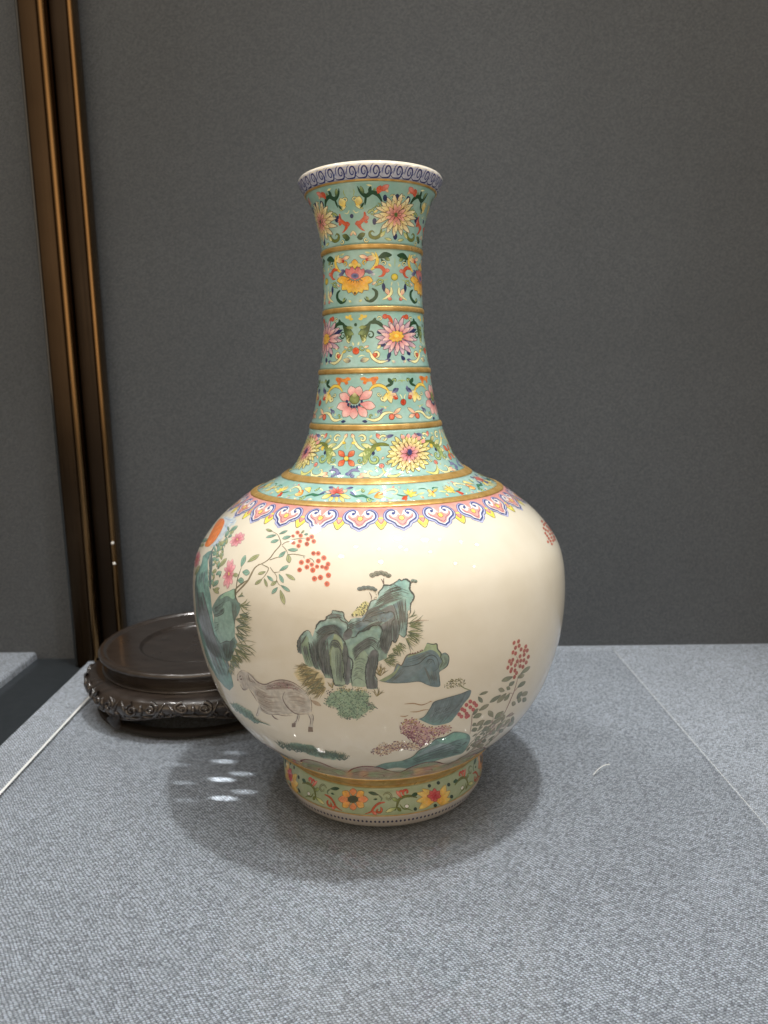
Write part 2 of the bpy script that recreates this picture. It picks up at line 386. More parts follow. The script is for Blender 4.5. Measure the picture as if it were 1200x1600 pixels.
print('RINGS', [tuple(round(x, 4) for x in ab) for ab in ring_t], 'foot', ft0, ft1, 'TMAX', TMAX)
# ------------------------------------------------------------------ enamel painting: thin raised enamel shapes fused on the glaze
PORC = (0.80, 0.745, 0.60)
def Z(ox, oy, s): return lambda x, y: (ox + x * s, oy + y * s)
ident = lambda x, y: (x, y)
def inside(p, poly):
    c = False; x, y = p; n = len(poly); j = n - 1
    for i in range(n):
        xi, yi = poly[i]; xj, yj = poly[j]
        if (yi > y) != (yj > y) and x < (xj - xi) * (y - yi) / (yj - yi) + xi: c = not c
        j = i
    return c
def nz(x, y, s=1.0, k=0.0): return noise.noise(Vector((x * s, y * s, k)))
TONE = lambda c: tuple(min(.86, c[i] * (1.10, 1.12, 1.15)[i]) for i in range(3))
class Paint:
    """collects enamel shapes drawn in a zoomed view (zoom -> surface), builds them as one mesh"""
    def __init__(s, zoom=ident, warp=None, base=0.00009, lo=None, hi=None):
        s.V = []; s.F = []; s.C = []; s.zoom = zoom; s.warp = warp or (lambda th, t: (th, t)); s.base = base; s.lv = 0; s.k = 0; s.rnd = random.Random(5); s.sc = 1.0; s.lo = lo; s.hi = hi; s.wk = 1.0
    def _pt(s, x, y):
        X, Y = s.zoom(x, y); th, t = px(X, Y)
        if s.lo is not None: t = max(s.lo + .0004, min(s.hi - .0004, t))
        th, t = s.warp(th, t)
        return S(th, t, s.base + s.lv * 0.00004 + s.k * 0.0000025)
    def _add(s, pts, faces, cols):
        b = len(s.V); s.V += [s._pt(*p) for p in pts]; s.C += cols; s.F += [tuple(i + b for i in f) for f in faces]; s.k += 1
    def level(s, n): s.lv = n; s.k = 0; return s
    def fill(s, pts, col, grid=2.2, smooth=True, edge=None, step=None):
        """col: colour or f(x, y); edge: colour of the boundary (a wash that fades out)"""
        u = s.unit(); g = grid / u
        P = catmull(list(pts) + [pts[0]], (step or grid) / u)[:-1] if smooth else list(pts)
        Q = []
        for p in P:
            if not Q or math.dist(p, Q[-1]) > .25 * g: Q.append(p)
        if math.dist(Q[0], Q[-1]) < .25 * g: Q.pop()
        P = Q
        xs = [p[0] for p in P]; ys = [p[1] for p in P]; inn = []
        y = min(ys) + g * .5; row = 0
        while y < max(ys):
            x = min(xs) + g * (.5 if row % 2 else .0)
            while x < max(xs):
                q = (x + s.rnd.uniform(-.15, .15) * g, y + s.rnd.uniform(-.15, .15) * g)
                if inside(q, P) and min((q[0] - a[0]) ** 2 + (q[1] - a[1]) ** 2 for a in P) > (.45 * g) ** 2: inn.append(q)
                x += g
            y += g * .87; row += 1
        A = P + inn; n = len(P)
        vo, eo, fo, ov, oe, of = delaunay_2d_cdt([Vector(p) for p in A], [(i, (i + 1) % n) for i in range(n)], [list(range(n))], 1, 1e-6 * g)
        fn = col if callable(col) else (lambda x, y: col)
        cols = []
        for i, v in enumerate(vo):
            c = fn(v.x, v.y)
            if edge is not None and (not ov[i] or min(ov[i]) < n): c = edge(v.x, v.y) if callable(edge) else edge
            cols.append(c)
        s._add([(v.x, v.y) for v in vo], fo, cols); return s
    def unit(s):
        a = s.zoom(0, 0); b = s.zoom(1, 0); return math.dist(a, b)
    def stroke(s, pts, w, col, col2=None, taper=(.35, .15), jit=0.0, step=2.0):
        """brush line; w in photo pixels"""
        w *= s.wk; u = s.unit(); P = catmull([tuple(p) for p in pts], step / u); n = len(P)
        if n < 2: return s
        V = []; C = []
        for i, p in enumerate(P):
            a, b = P[max(i - 1, 0)], P[min(i + 1, n - 1)]; dx, dy = b[0] - a[0], b[1] - a[1]; L = math.hypot(dx, dy) or 1
            f = i / (n - 1); ww = w / u * .5 * min(1, taper[0] + (1 - taper[0]) * f / .25 if f < .25 else 1, taper[1] + (1 - taper[1]) * (1 - f) / .35 if f > .65 else 1)
            if jit: ww *= 1 + jit * s.rnd.uniform(-1, 1)
            V += [(p[0] - dy / L * ww, p[1] + dx / L * ww), (p[0] + dy / L * ww, p[1] - dx / L * ww)]
            c = mixc(col, col2, f) if col2 else col; C += [c, c]
        s._add(V, [(2 * i, 2 * i + 1, 2 * i + 3, 2 * i + 2) for i in range(n - 1)], C); return s
    def line(s, pts, w, col, out=None, ow=1.1, **k):
        """brush line with a darker outline under it"""
        if out: s.stroke(pts, w + ow, out, **k)
        s.level(s.lv + 1).stroke(pts, w, col, **k); s.level(s.lv - 1); return s
    def petal(s, x0, y0, x1, y1, w, c0, c1, out=None, ow=.9, belly=.55, bend=0.0, vein=None):
        """petal or leaf from base to tip; w = full width in the zoomed view"""
        w *= s.wk ** .7; dx, dy = x1 - x0, y1 - y0; L = math.hypot(dx, dy) or 1; nx, ny = -dy / L, dx / L; u = s.unit(); N = 6
        def shape(grow):
            V = []; 
            for i in range(N + 1):
                f = i / N; g = f ** (math.log(.5) / math.log(belly)); ww = (math.sin(PI * g) ** .8 if 0 < f < 1 else 0) * w * .5 + grow
                e = (f - .5) * 2 * grow; cx = x0 + dx * f + dx / L * e + nx * bend * L * math.sin(PI * f); cy = y0 + dy * f + dy / L * e + ny * bend * L * math.sin(PI * f)
                if i in (0, N): ww = grow * .6 + (w * .06)
                V += [(cx + nx * ww, cy + ny * ww), (cx, cy), (cx - nx * ww, cy - ny * ww)]
            return V
        F_ = [q for i in range(N) for q in ((3 * i, 3 * i + 1, 3 * i + 4, 3 * i + 3), (3 * i + 1, 3 * i + 2, 3 * i + 5, 3 * i + 4))]
        if out: s._add(shape(ow / u), F_, [out] * (3 * N + 3))
        C = []
        for i in range(N + 1):
            c = mixc(c0, c1, (i / N) ** 1.2); C += [mixc(c, c0, .35), c, mixc(c, c0, .2)]
        s.level(s.lv + 1)._add(shape(0), F_, C)
        if vein: s.stroke([(x0 + dx * .1, y0 + dy * .1), (x0 + dx * .5 + nx * bend * L, y0 + dy * .5 + ny * bend * L), (x0 + dx * .85, y0 + dy * .85)], .7, vein)
        s.level(s.lv - 1); return s
    def dot(s, x, y, rx, ry, col, rim=None, rot=0.0, n=12, ow=.9):
        u = s.unit()
        def ring(gx, gy): return [(x, y)] + [(x + gx * math.cos(a) * math.cos(rot) - gy * math.sin(a) * math.sin(rot), y + gx * math.cos(a) * math.sin(rot) + gy * math.sin(a) * math.cos(rot)) for a in (2 * PI * i / n for i in range(n))]
        F_ = [(0, 1 + i, 1 + (i + 1) % n) for i in range(n)]
        if rim: s._add(ring(rx + ow / u, ry + ow / u), F_, [rim] * (n + 1))
        c = col if isinstance(col[0], tuple) else (col, col)
        s.level(s.lv + 1)._add(ring(rx, ry), F_, [c[0]] + [c[1]] * n); s.level(s.lv - 1); return s
    def curl(s, x, y, r, a0, turns, w, col, out=None, sgn=1, lead=None):
        """volute: an optional lead-in path that winds into a spiral about (x, y)"""
        P = list(lead or []); n = max(6, int(8 * turns))
        for i in range(n + 1):
            f = i / n; a = R(a0) + sgn * f * turns * 2 * PI; q = r * (1 - .78 * f); P.append((x + q * math.cos(a), y + q * math.sin(a)))
        return s.line(P, w, col, out, taper=(.4, .5))
    def flower(s, x, y, rings, start=0.0, ys=1.0, out=None, ow=.9):
        """rings: (count, inner radius, outer radius, petal width, base colour, tip colour, phase)"""
        for j, (n, r0, r1, w, c0, c1, ph) in enumerate(rings):
            for i in range(n):
                a = start + 2 * PI * (i + ph) / n; q = 1 + .07 * math.sin(i * 5.1 + j)
                s.petal(x + r0 * math.cos(a), y + ys * r0 * math.sin(a), x + r1 * q * math.cos(a), y + ys * r1 * q * math.sin(a), w, c0, c1, out, ow, bend=.05 * math.sin(i * 2.7))
            s.level(s.lv + 1)
        return s
    def hatch(s, a, b, n, w, col, col2=None, wob=.35):
        """n brush lines running between two guide lines of equal point count"""
        for i in range(n):
            f = (i + .5 + s.rnd.uniform(-.35, .35)) / n; lo = s.rnd.uniform(0, .22); hi = s.rnd.uniform(.72, 1)
            P = [(p[0] + (q[0] - p[0]) * f + s.rnd.uniform(-1, 1) * wob / s.unit(), p[1] + (q[1] - p[1]) * f + s.rnd.uniform(-1, 1) * wob / s.unit()) for p, q in zip(a, b)]
            m = len(P) - 1; P = [P[k] for k in range(len(P)) if lo <= k / m + .12 and k / m - .12 <= hi]
            if len(P) > 1: s.stroke(P, w * s.rnd.uniform(.6, 1.3), mixc(col, col2, s.rnd.random()) if col2 else col, taper=(.2, .1))
        return s
    def speck(s, poly, n, r, cols, el=1.0, rot=0.0):
        """n small dabs scattered inside a polygon"""
        xs = [p[0] for p in poly]; ys = [p[1] for p in poly]; k = 0; g = 0
        while k < n and g < n * 30:
            g += 1; p = (s.rnd.uniform(min(xs), max(xs)), s.rnd.uniform(min(ys), max(ys)))
            if not inside(p, poly): continue
            k += 1; q = r / s.unit() * s.rnd.uniform(.6, 1.3); s.dot(p[0], p[1], q, q * el, s.rnd.choice(cols), rot=rot + s.rnd.uniform(-.6, .6), n=7)
        return s
    def tuft(s, x, y, n, L, a0, a1, w, cols, curve=.25):
        """fan of grass blades; angles in degrees, 0 = right, 90 = up"""
        for i in range(n):
            a = R(a0 + (a1 - a0) * (i + s.rnd.uniform(.1, .9)) / n); l = L * s.rnd.uniform(.6, 1.1); cb = curve * s.rnd.uniform(-1, 1)
            mx, my = x + .55 * l * math.cos(a + cb), y - .55 * l * math.sin(a + cb); s.stroke([(x + s.rnd.uniform(-.06, .06) * L, y), (mx, my), (x + l * math.cos(a), y - l * math.sin(a))], w, s.rnd.choice(cols), taper=(.5, .1))
        return s
    def build(s, name, parent):
        C_ = [TONE(c) for c in s.C]
        return mesh_obj(name, s.V, s.F, M['enamel'], parent, cols=C_) if s.F else None

# palette
YEL, CRM, PNK, ROSE, COR, RED = srgb(232, 200, 92), srgb(238, 226, 170), srgb(226, 158, 146), srgb(190, 84, 96), srgb(200, 92, 62), srgb(176, 52, 40)
ORG, DGR, OLV, LGR, NAVY, LILAC, BLUE, GLD, BRN, WHT = srgb(232, 158, 66), srgb(40, 74, 50), srgb(112, 122, 62), srgb(166, 186, 120), srgb(44, 54, 92), srgb(128, 128, 164), srgb(70, 82, 134), srgb(150, 100, 40), srgb(96, 66, 44), srgb(240, 236, 220)
OUT, GOUT = srgb(92, 66, 48), srgb(48, 70, 52)
Z1, Z2, Z3 = Z(440, 230, .233333), Z(440, 470, .266667), Z(480, 590, .2)

def band_motif(idx, zoom, fx, fy, mx, my, nrep, fl, sc, mid):
    """a flower and the half spray beside it, mirrored and repeated round the band"""
    band, lo_, hi_ = bands[idx]; thf = px(*zoom(fx, fy))[0]; thm = px(*zoom(mx, my))[0]; per = 2 * PI / nrep; k = (per / 2) / abs(thm - thf); sg = 1 if thm > thf else -1
    for r in range(nrep):
        c0 = thf + r * per
        def rot(th, t, c0=c0): return (c0 + (th - thf) * k, t)
        P = Paint(zoom, rot, lo=lo_, hi=hi_); fl(P); P.build('flower', band)
        for m in (1, -1):
            def mir(th, t, c0=c0, m=m): return (c0 + m * (th - thf) * k, t)
            P = Paint(zoom, mir, lo=lo_, hi=hi_); P.wk = 1.45; sc(P); P.build('leaf_scroll', band)
        P = Paint(zoom, rot, lo=lo_, hi=hi_); mid(P); P.build('bud', band)

# --- neck, top band
def f1(P):
    for x, y in ((775, 335), (690, 340), (850, 350), (760, 597), (618, 497), (905, 490)): P.dot(x, y, 15, 24, NAVY, n=9)
    P.level(1).flower(765, 455, [(17, 50, 142, 27, srgb(206, 176, 104), srgb(246, 240, 208), .25), (15, 34, 110, 24, srgb(230, 184, 112), srgb(246, 236, 190), 0), (11, 14, 76, 22, srgb(206, 120, 118), srgb(242, 204, 180), .3), (7, 4, 42, 15, srgb(190, 90, 96), srgb(236, 176, 160), 0)], start=PI / 2, ys=.98, out=OUT, ow=.7)
    P.dot(765, 452, 12, 16, (DGR, OLV))
def s1(P):
    P.line([(668, 362), (640, 318), (600, 302), (560, 325), (520, 300), (500, 262)], 4.2, DGR, GOUT, .5)
    P.line([(560, 322), (556, 350), (552, 388)], 2.6, DGR); P.curl(640, 395, 22, -90, 1.0, 1.4, LGR, GOUT, 1)
    P.petal(545, 318, 520, 262, 18, DGR, LGR, GOUT, .4); P.petal(580, 308, 590, 262, 16, DGR, DGR, GOUT, .4); P.petal(610, 304, 622, 270, 14, DGR, LGR)
    P.petal(640, 310, 660, 258, 30, COR, COR, RED, .4); P.petal(655, 292, 716, 254, 28, COR, PNK, RED, .4); P.petal(690, 275, 712, 300, 14, PNK, CRM, RED, .3)
    P.petal(500, 395, 514, 330, 42, YEL, CRM, OUT, .5); P.petal(486, 390, 540, 410, 16, CRM, LGR, GOUT, .5); P.petal(520, 410, 545, 370, 12, DGR, DGR)
    P.line([(548, 432), (552, 470), (525, 500), (510, 520), (530, 548), (552, 560)], 3.6, COR, RED, .6); P.petal(530, 505, 486, 514, 26, COR, COR, RED, .4); P.petal(545, 480, 578, 470, 22, COR, PNK, RED, .4); P.petal(548, 500, 572, 500, 14, COR, COR, RED, .3)
    P.line([(665, 548), (658, 585), (630, 606), (596, 600), (584, 575), (602, 560), (618, 574)], 3.2, OLV, GOUT, .7); P.petal(500, 606, 552, 578, 26, DGR, OLV, GOUT, .4); P.petal(502, 614, 540, 612, 14, DGR, DGR)
    P.petal(692, 560, 660, 600, 18, LGR, CRM, GOUT, .4)
    P.curl(600, 440, 24, 180, 1.0, 1.3, LGR, GOUT, 1, lead=[(628, 395)]); P.petal(612, 440, 640, 420, 12, CRM, YEL, OUT, .4); P.curl(480, 350, 20, 0, .9, 1.1, CRM, GOUT, -1); P.stroke([(470, 420), (490, 440), (510, 430)], 1.0, CRM); P.curl(560, 620, 18, 0, 1, 1.2, CRM, GOUT, 1); P.petal(470, 560, 492, 590, 12, CRM, PNK, OUT, .4); P.petal(690, 610, 735, 622, 14, LGR, CRM, GOUT, .4); P.stroke([(470, 280), (478, 300), (470, 330)], 1.1, LGR); P.petal(560, 250, 600, 258, 10, CRM, CRM); P.curl(735, 330, 18, 90, .9, 1.1, CRM, GOUT, -1)
def m1(P): P.dot(462, 462, 13, 15, NAVY)
band_motif(0, Z1, 765, 455, 462, 460, 4, f1, s1, m1)
# --- neck, second band
def f2(P):
    P.petal(430, 838, 396, 822, 22, NAVY, LILAC); P.petal(550, 838, 592, 822, 22, NAVY, LILAC)
    P.level(1)
    for x0, y0, x1, y1, w in ((455, 880, 372, 895, 52), (530, 880, 612, 895, 52), (465, 890, 405, 955, 52), (520, 890, 582, 955, 52), (478, 895, 448, 975, 48), (506, 895, 540, 975, 48), (492, 890, 492, 990, 52)):
        P.petal(x0, y0, x1, y1, w, ORG, YEL, OUT, .6, belly=.6)
    P.level(3)
    for x0, y0, x1, y1, w in ((470, 880, 432, 815, 40), (515, 880, 552, 815, 40), (480, 885, 470, 800, 44), (506, 885, 516, 800, 44), (492, 890, 492, 830, 60)):
        P.petal(x0, y0, x1, y1, w, PNK, ROSE, OUT, .6)
    P.level(5).petal(470, 800, 455, 780, 30, YEL, CRM, OUT, .5).petal(512, 800, 528, 780, 30, YEL, CRM, OUT, .5).petal(490, 812, 490, 752, 46, YEL, ORG, OUT, .5)
    P.dot(492, 862, 26, 18, (NAVY, LILAC), ROSE); P.dot(492, 978, 8, 9, BRN)
def s2(P):
    P.line([(600, 822), (632, 795), (645, 755), (632, 702)], 3.6, YEL, OUT, .8); P.petal(640, 740, 570, 745, 28, CRM, COR, OUT, .5); P.petal(580, 738, 520, 728, 20, PNK, CRM, OUT, .5); P.dot(575, 752, 12, 12, RED)
    P.petal(630, 735, 605, 705, 14, YEL, CRM, OUT, .4)
    P.petal(650, 742, 742, 722, 30, DGR, DGR, GOUT, .5, bend=-.1); P.petal(690, 735, 728, 758, 18, DGR, LGR, GOUT, .4); P.petal(668, 745, 690, 775, 14, DGR, DGR)
    P.line([(622, 806), (665, 800), (692, 828), (682, 858), (652, 866)], 3.4, COR, RED, .7); P.petal(690, 826, 728, 826, 20, COR, PNK, RED, .4)
    P.petal(618, 840, 570, 832, 22, LILAC, NAVY); P.petal(600, 858, 630, 848, 12, LILAC, WHT)
    P.line([(608, 945), (636, 965), (636, 1000), (605, 1028), (570, 1026), (556, 1008)], 3.2, DGR, GOUT, .6); P.petal(590, 1026, 566, 1000, 14, LGR, DGR)
    P.line([(738, 938), (740, 975), (715, 1002), (680, 1020)], 3.0, CRM, OUT, .9); P.petal(725, 990, 702, 945, 22, PNK, CRM, OUT, .5); P.petal(690, 968, 686, 908, 20, NAVY, NAVY); P.petal(715, 1005, 742, 1022, 18, PNK, COR, OUT, .4)
    P.curl(690, 780, 20, 180, .9, 1.1, CRM, GOUT, 1); P.petal(740, 800, 720, 780, 10, CRM, YEL); P.curl(660, 905, 22, 0, 1, 1.2, LGR, GOUT, -1, lead=[(630, 930)]); P.petal(640, 900, 610, 920, 12, CRM, PNK, OUT, .4); P.stroke([(745, 900), (740, 930)], 1.0, CRM); P.petal(540, 1020, 520, 1035, 12, CRM, LGR); P.curl(560, 770, 18, 90, 1, 1.1, YEL, OUT, 1); P.stroke([(650, 880), (690, 890), (720, 880)], 1.0, LGR); P.petal(600, 710, 560, 702, 10, LGR, CRM)
def m2(P): P.dot(762, 870, 21, 21, (YEL, srgb(205, 190, 70)), OLV); P.stroke([(765, 740), (764, 800)], 1.0, LGR)
band_motif(1, Z1, 490, 850, 764, 870, 4, f2, s2, m2)
# --- neck, third band
def f3(P):
    for x0, y0, x1, y1 in ((620, 260, 560, 258), (640, 290, 620, 345), (735, 290, 752, 320), (700, 320, 722, 352), (600, 190, 556, 182), (745, 190, 790, 165)): P.petal(x0, y0, x1, y1, 22, NAVY, NAVY)
    P.level(1).flower(678, 212, [(17, 44, 118, 24, srgb(146, 120, 152), srgb(230, 194, 194), .2), (14, 30, 92, 22, srgb(206, 126, 132), srgb(244, 216, 206), 0)], start=PI / 2, ys=.92, out=srgb(84,62,74), ow=.7)
    P.flower(672, 208, [(9, 8, 44, 24, ORG, YEL, 0)], ys=.8, out=GLD, ow=.5); P.dot(672, 206, 14, 11, YEL)
def s3(P):
    P.petal(480, 100, 462, 80, 16, YEL, YEL); P.petal(480, 100, 500, 84, 14, YEL, YEL); P.petal(478, 104, 450, 106, 14, YEL, YEL)
    P.line([(600, 158), (565, 128), (525, 126), (495, 148)], 3.6, DGR, GOUT, .6); P.petal(520, 130, 476, 238, 38, DGR, OLV, GOUT, .5, bend=.12); P.petal(505, 170, 450, 196, 24, DGR, LGR, GOUT, .4); P.petal(490, 200, 476, 246, 20, LGR, CRM, GOUT, .4); P.petal(540, 130, 548, 98, 16, DGR, DGR); P.curl(520, 200, 24, -120, 1.1, 1.6, DGR, None, 1); P.petal(500, 150, 452, 158, 16, OLV, LGR)
    P.line([(644, 152), (640, 112), (622, 90), (600, 96)], 3.0, COR, RED, .6); P.dot(606, 92, 13, 12, COR, RED)
    P.line([(622, 350), (575, 358), (535, 335), (520, 305), (500, 290)], 2.8, CRM, OUT, 1.0); P.curl(552, 312, 22, 90, .9, 2.0, CRM, OUT, -1); P.dot(546, 318, 11, 13, COR, RED); P.petal(512, 340, 462, 352, 22, CRM, NAVY, OUT, .4); P.petal(600, 352, 640, 345, 16, LILAC, NAVY); P.petal(520, 300, 492, 286, 14, YEL, LGR, GOUT, .4)
    P.curl(470, 275, 18, 0, 1, 1.1, LGR, GOUT, 1); P.petal(480, 275, 510, 265, 10, CRM, PNK, OUT, .4); P.stroke([(448, 330), (470, 320), (490, 325)], 1.0, CRM); P.curl(575, 105, 16, 180, .9, 1.0, CRM, GOUT, 1); P.petal(560, 280, 580, 260, 12, CRM, YEL, OUT, .4); P.petal(455, 240, 446, 262, 8, CRM, CRM); P.petal(645, 350, 668, 362, 12, CRM, LILAC)
def m3(P): P.dot(435, 294, 18, 19, (srgb(196, 62, 34), srgb(214, 92, 48)), srgb(150, 90, 60)); P.dot(433, 140, 9, 10, DGR)
band_motif(2, Z2, 678, 212, 435, 215, 4, f3, s3, m3)
# --- neck, fourth band: lotus
def f4(P):
    for x1, y1 in ((342, 68), (412, 70), (256, 130), (505, 108), (236, 236), (530, 228), (280, 305), (462, 305), (360, 322)):
        dx, dy = x1 - 372, y1 - 195; P.petal(372 + dx * .25, 195 + dy * .25, x1, y1, 66, srgb(212, 126, 126), srgb(242, 206, 196), OUT, .6, belly=.6)
    P.level(2)
    for x, y in ((312, 186), (322, 212), (346, 226), (366, 228), (388, 226), (408, 214), (426, 186)): P.dot(x, y, 10, 13, NAVY)
    P.dot(370, 168, 38, 38, (srgb(150, 160, 96), srgb(104, 116, 66)), OUT); P.level(3).petal(370, 165, 372, 118, 34, OLV, CRM)
def s4(P):
    P.line([(482, 106), (515, 70), (565, 60), (615, 86), (648, 128)], 3.0, YEL, OUT, .9); P.petal(620, 105, 700, 160, 40, CRM, PNK, OUT, .6); P.petal(668, 145, 705, 165, 26, COR, RED, OUT, .4); P.petal(630, 115, 655, 198, 30, YEL, CRM, OUT, .6); P.petal(620, 120, 600, 190, 26, YEL, CRM, OUT, .5); P.curl(590, 160, 26, -40, 1.0, 1.6, CRM, OUT, 1); P.petal(660, 118, 712, 84, 28, LILAC, NAVY); P.petal(665, 110, 690, 80, 14, NAVY, NAVY)
    P.fill([(412, 5), (440, -6), (475, 6), (510, -4), (548, -8), (556, 12), (540, 28), (530, 56), (510, 58), (500, 32), (470, 34), (455, 54), (434, 44), (440, 24), (420, 20)], lambda x, y: mixc(COR, ORG, .5 + .5 * nz(x, y, .03)), grid=1.8)
    P.line([(612, 70), (655, 50), (665, 20), (690, 4)], 2.6, DGR, GOUT, .5); P.petal(655, 45, 632, 6, 20, DGR, DGR, GOUT, .4); P.curl(680, 24, 16, 180, .8, 1.4, LGR, GOUT, 1)
    P.line([(462, 320), (520, 334), (565, 318), (595, 285), (640, 272), (690, 282)], 2.8, CRM, OUT, 1.0); P.dot(658, 306, 20, 22, (srgb(216, 130, 110), COR), OUT); P.petal(670, 288, 728, 238, 22, PNK, CRM, OUT, .5); P.petal(680, 292, 738, 312, 22, PNK, CRM, OUT, .5); P.curl(560, 272, 20, 60, .9, 1.4, LILAC, NAVY, -1); P.petal(565, 262, 596, 240, 14, NAVY, LILAC); P.petal(428, 340, 470, 345, 18, NAVY, NAVY)
    P.curl(560, 130, 18, 0, 1, 1.0, CRM, GOUT, 1); P.stroke([(720, 130), (735, 150), (738, 170)], 1.0, CRM); P.stroke([(560, 220), (600, 230), (640, 222)], 1.0, LGR); P.petal(600, 225, 615, 245, 10, CRM, PNK); P.petal(540, 300, 530, 280, 10, CRM, LGR); P.curl(500, 300, 16, 90, .9, 1.0, LGR, GOUT, 1); P.stroke([(700, 30), (730, 20), (745, 40)], 1.0, LGR)
def m4(P): P.dot(748, 192, 19, 23, (srgb(172, 52, 36), srgb(196, 82, 56)), OUT); P.petal(780, 105, 775, 62, 20, NAVY, LILAC)
band_motif(3, Z3, 372, 195, 750, 190, 4, f4, s4, m4)
# --- neck, fifth band: large chrysanthemum
def f5(P):
    P.petal(785, 500, 780, 436, 24, NAVY, NAVY); P.petal(860, 470, 830, 430, 20, PNK, NAVY)
    P.level(1).flower(795, 595, [(23, 90, 164, 28, srgb(180, 172, 96), srgb(244, 234, 156), .2), (20, 66, 134, 26, srgb(210, 188, 104), srgb(246, 238, 190), .0), (16, 44, 100, 24, srgb(216, 160, 134), srgb(240, 226, 160), .3), (10, 18, 68, 26, srgb(196, 110, 126), srgb(238, 186, 176), 0)], start=PI / 2, ys=.93, out=OUT, ow=.75)
    P.dot(800, 583, 18, 24, (NAVY, srgb(84, 76, 120)), OUT)
    for a in range(5): P.petal(795 + 125 * math.cos(-1.9 + a * .28), 595 + 120 * math.sin(-1.9 + a * .28), 795 + 165 * math.cos(-1.9 + a * .28), 595 + 155 * math.sin(-1.9 + a * .28), 30, PNK, srgb(236, 176, 170))
def s5(P):
    P.line([(648, 530), (600, 520), (545, 528), (505, 560)], 3.2, OLV, GOUT, .8); P.petal(575, 522, 462, 672, 50, OLV, LGR, GOUT, .6, bend=.18); P.petal(525, 550, 440, 520, 26, CRM, LGR, GOUT, .5); P.petal(505, 580, 420, 612, 28, LGR, CRM, GOUT, .5); P.petal(490, 620, 452, 680, 26, LGR, CRM, GOUT, .5); P.petal(560, 522, 500, 482, 24, OLV, CRM, GOUT, .5); P.curl(540, 636, 42, -160, 1.0, 2.2, LGR, GOUT, -1); P.petal(560, 575, 575, 540, 30, YEL, YEL, OLV, .4); P.petal(525, 610, 535, 575, 18, NAVY, NAVY)
    P.line([(470, 568), (425, 548), (392, 505), (376, 455)], 2.8, CRM, OUT, .9); P.petal(384, 480, 368, 440, 20, CRM, PNK, OUT, .5); P.curl(446, 478, 32, -150, 1.0, 2.0, CRM, OUT, 1); P.petal(395, 505, 365, 515, 16, YEL, YEL, OUT, .4)
    P.curl(606, 478, 32, 180, .9, 2.0, CRM, GOUT, 1); P.petal(610, 470, 680, 448, 22, LILAC, NAVY); P.petal(580, 480, 552, 438, 22, PNK, COR, OUT, .5)
    P.line([(740, 748), (690, 772), (645, 765), (612, 735), (596, 700)], 2.8, srgb(206, 208, 130), OUT, 1.0); P.dot(592, 690, 18, 16, (COR, PNK), OUT); P.line([(610, 742), (575, 775), (520, 780), (490, 755), (505, 728), (528, 738)], 2.4, CRM, OUT, 1.0); P.petal(505, 775, 432, 752, 24, CRM, PNK, OUT, .5); P.petal(470, 770, 410, 780, 18, PNK, CRM, OUT, .5)
    P.line([(430, 735), (385, 722), (350, 745), (345, 775)], 2.6, LILAC, NAVY, .6); P.petal(360, 750, 322, 756, 18, LILAC, BLUE, NAVY, .4); P.curl(372, 762, 16, 0, 1, 1.4, LILAC, NAVY, 1); P.petal(400, 725, 418, 694, 14, LILAC, NAVY)
    P.curl(430, 650, 20, 0, 1, 1.1, LGR, GOUT, 1); P.stroke([(390, 690), (420, 680), (450, 690)], 1.0, CRM); P.curl(640, 660, 20, 180, 1, 1.1, CRM, GOUT, -1); P.petal(590, 640, 610, 620, 12, CRM, PNK, OUT, .4); P.petal(560, 720, 545, 700, 10, LGR, CRM); P.stroke([(350, 560), (365, 540), (360, 520)], 1.0, LGR); P.petal(520, 450, 500, 470, 12, CRM, LGR)
def m5(P):
    for a in (45, 135, 225, 315): P.petal(328 + 20 * math.cos(R(a)), 632 + 18 * math.sin(R(a)), 328 + 82 * math.cos(R(a)), 632 + 82 * math.sin(R(a)), 42, srgb(206, 84, 56), srgb(226, 150, 110), OUT, .6)
    P.level(2).dot(328, 633, 17, 18, YEL, OUT)
band_motif(4, Z3, 795, 595, 328, 632, 4, f5, s5, m5)
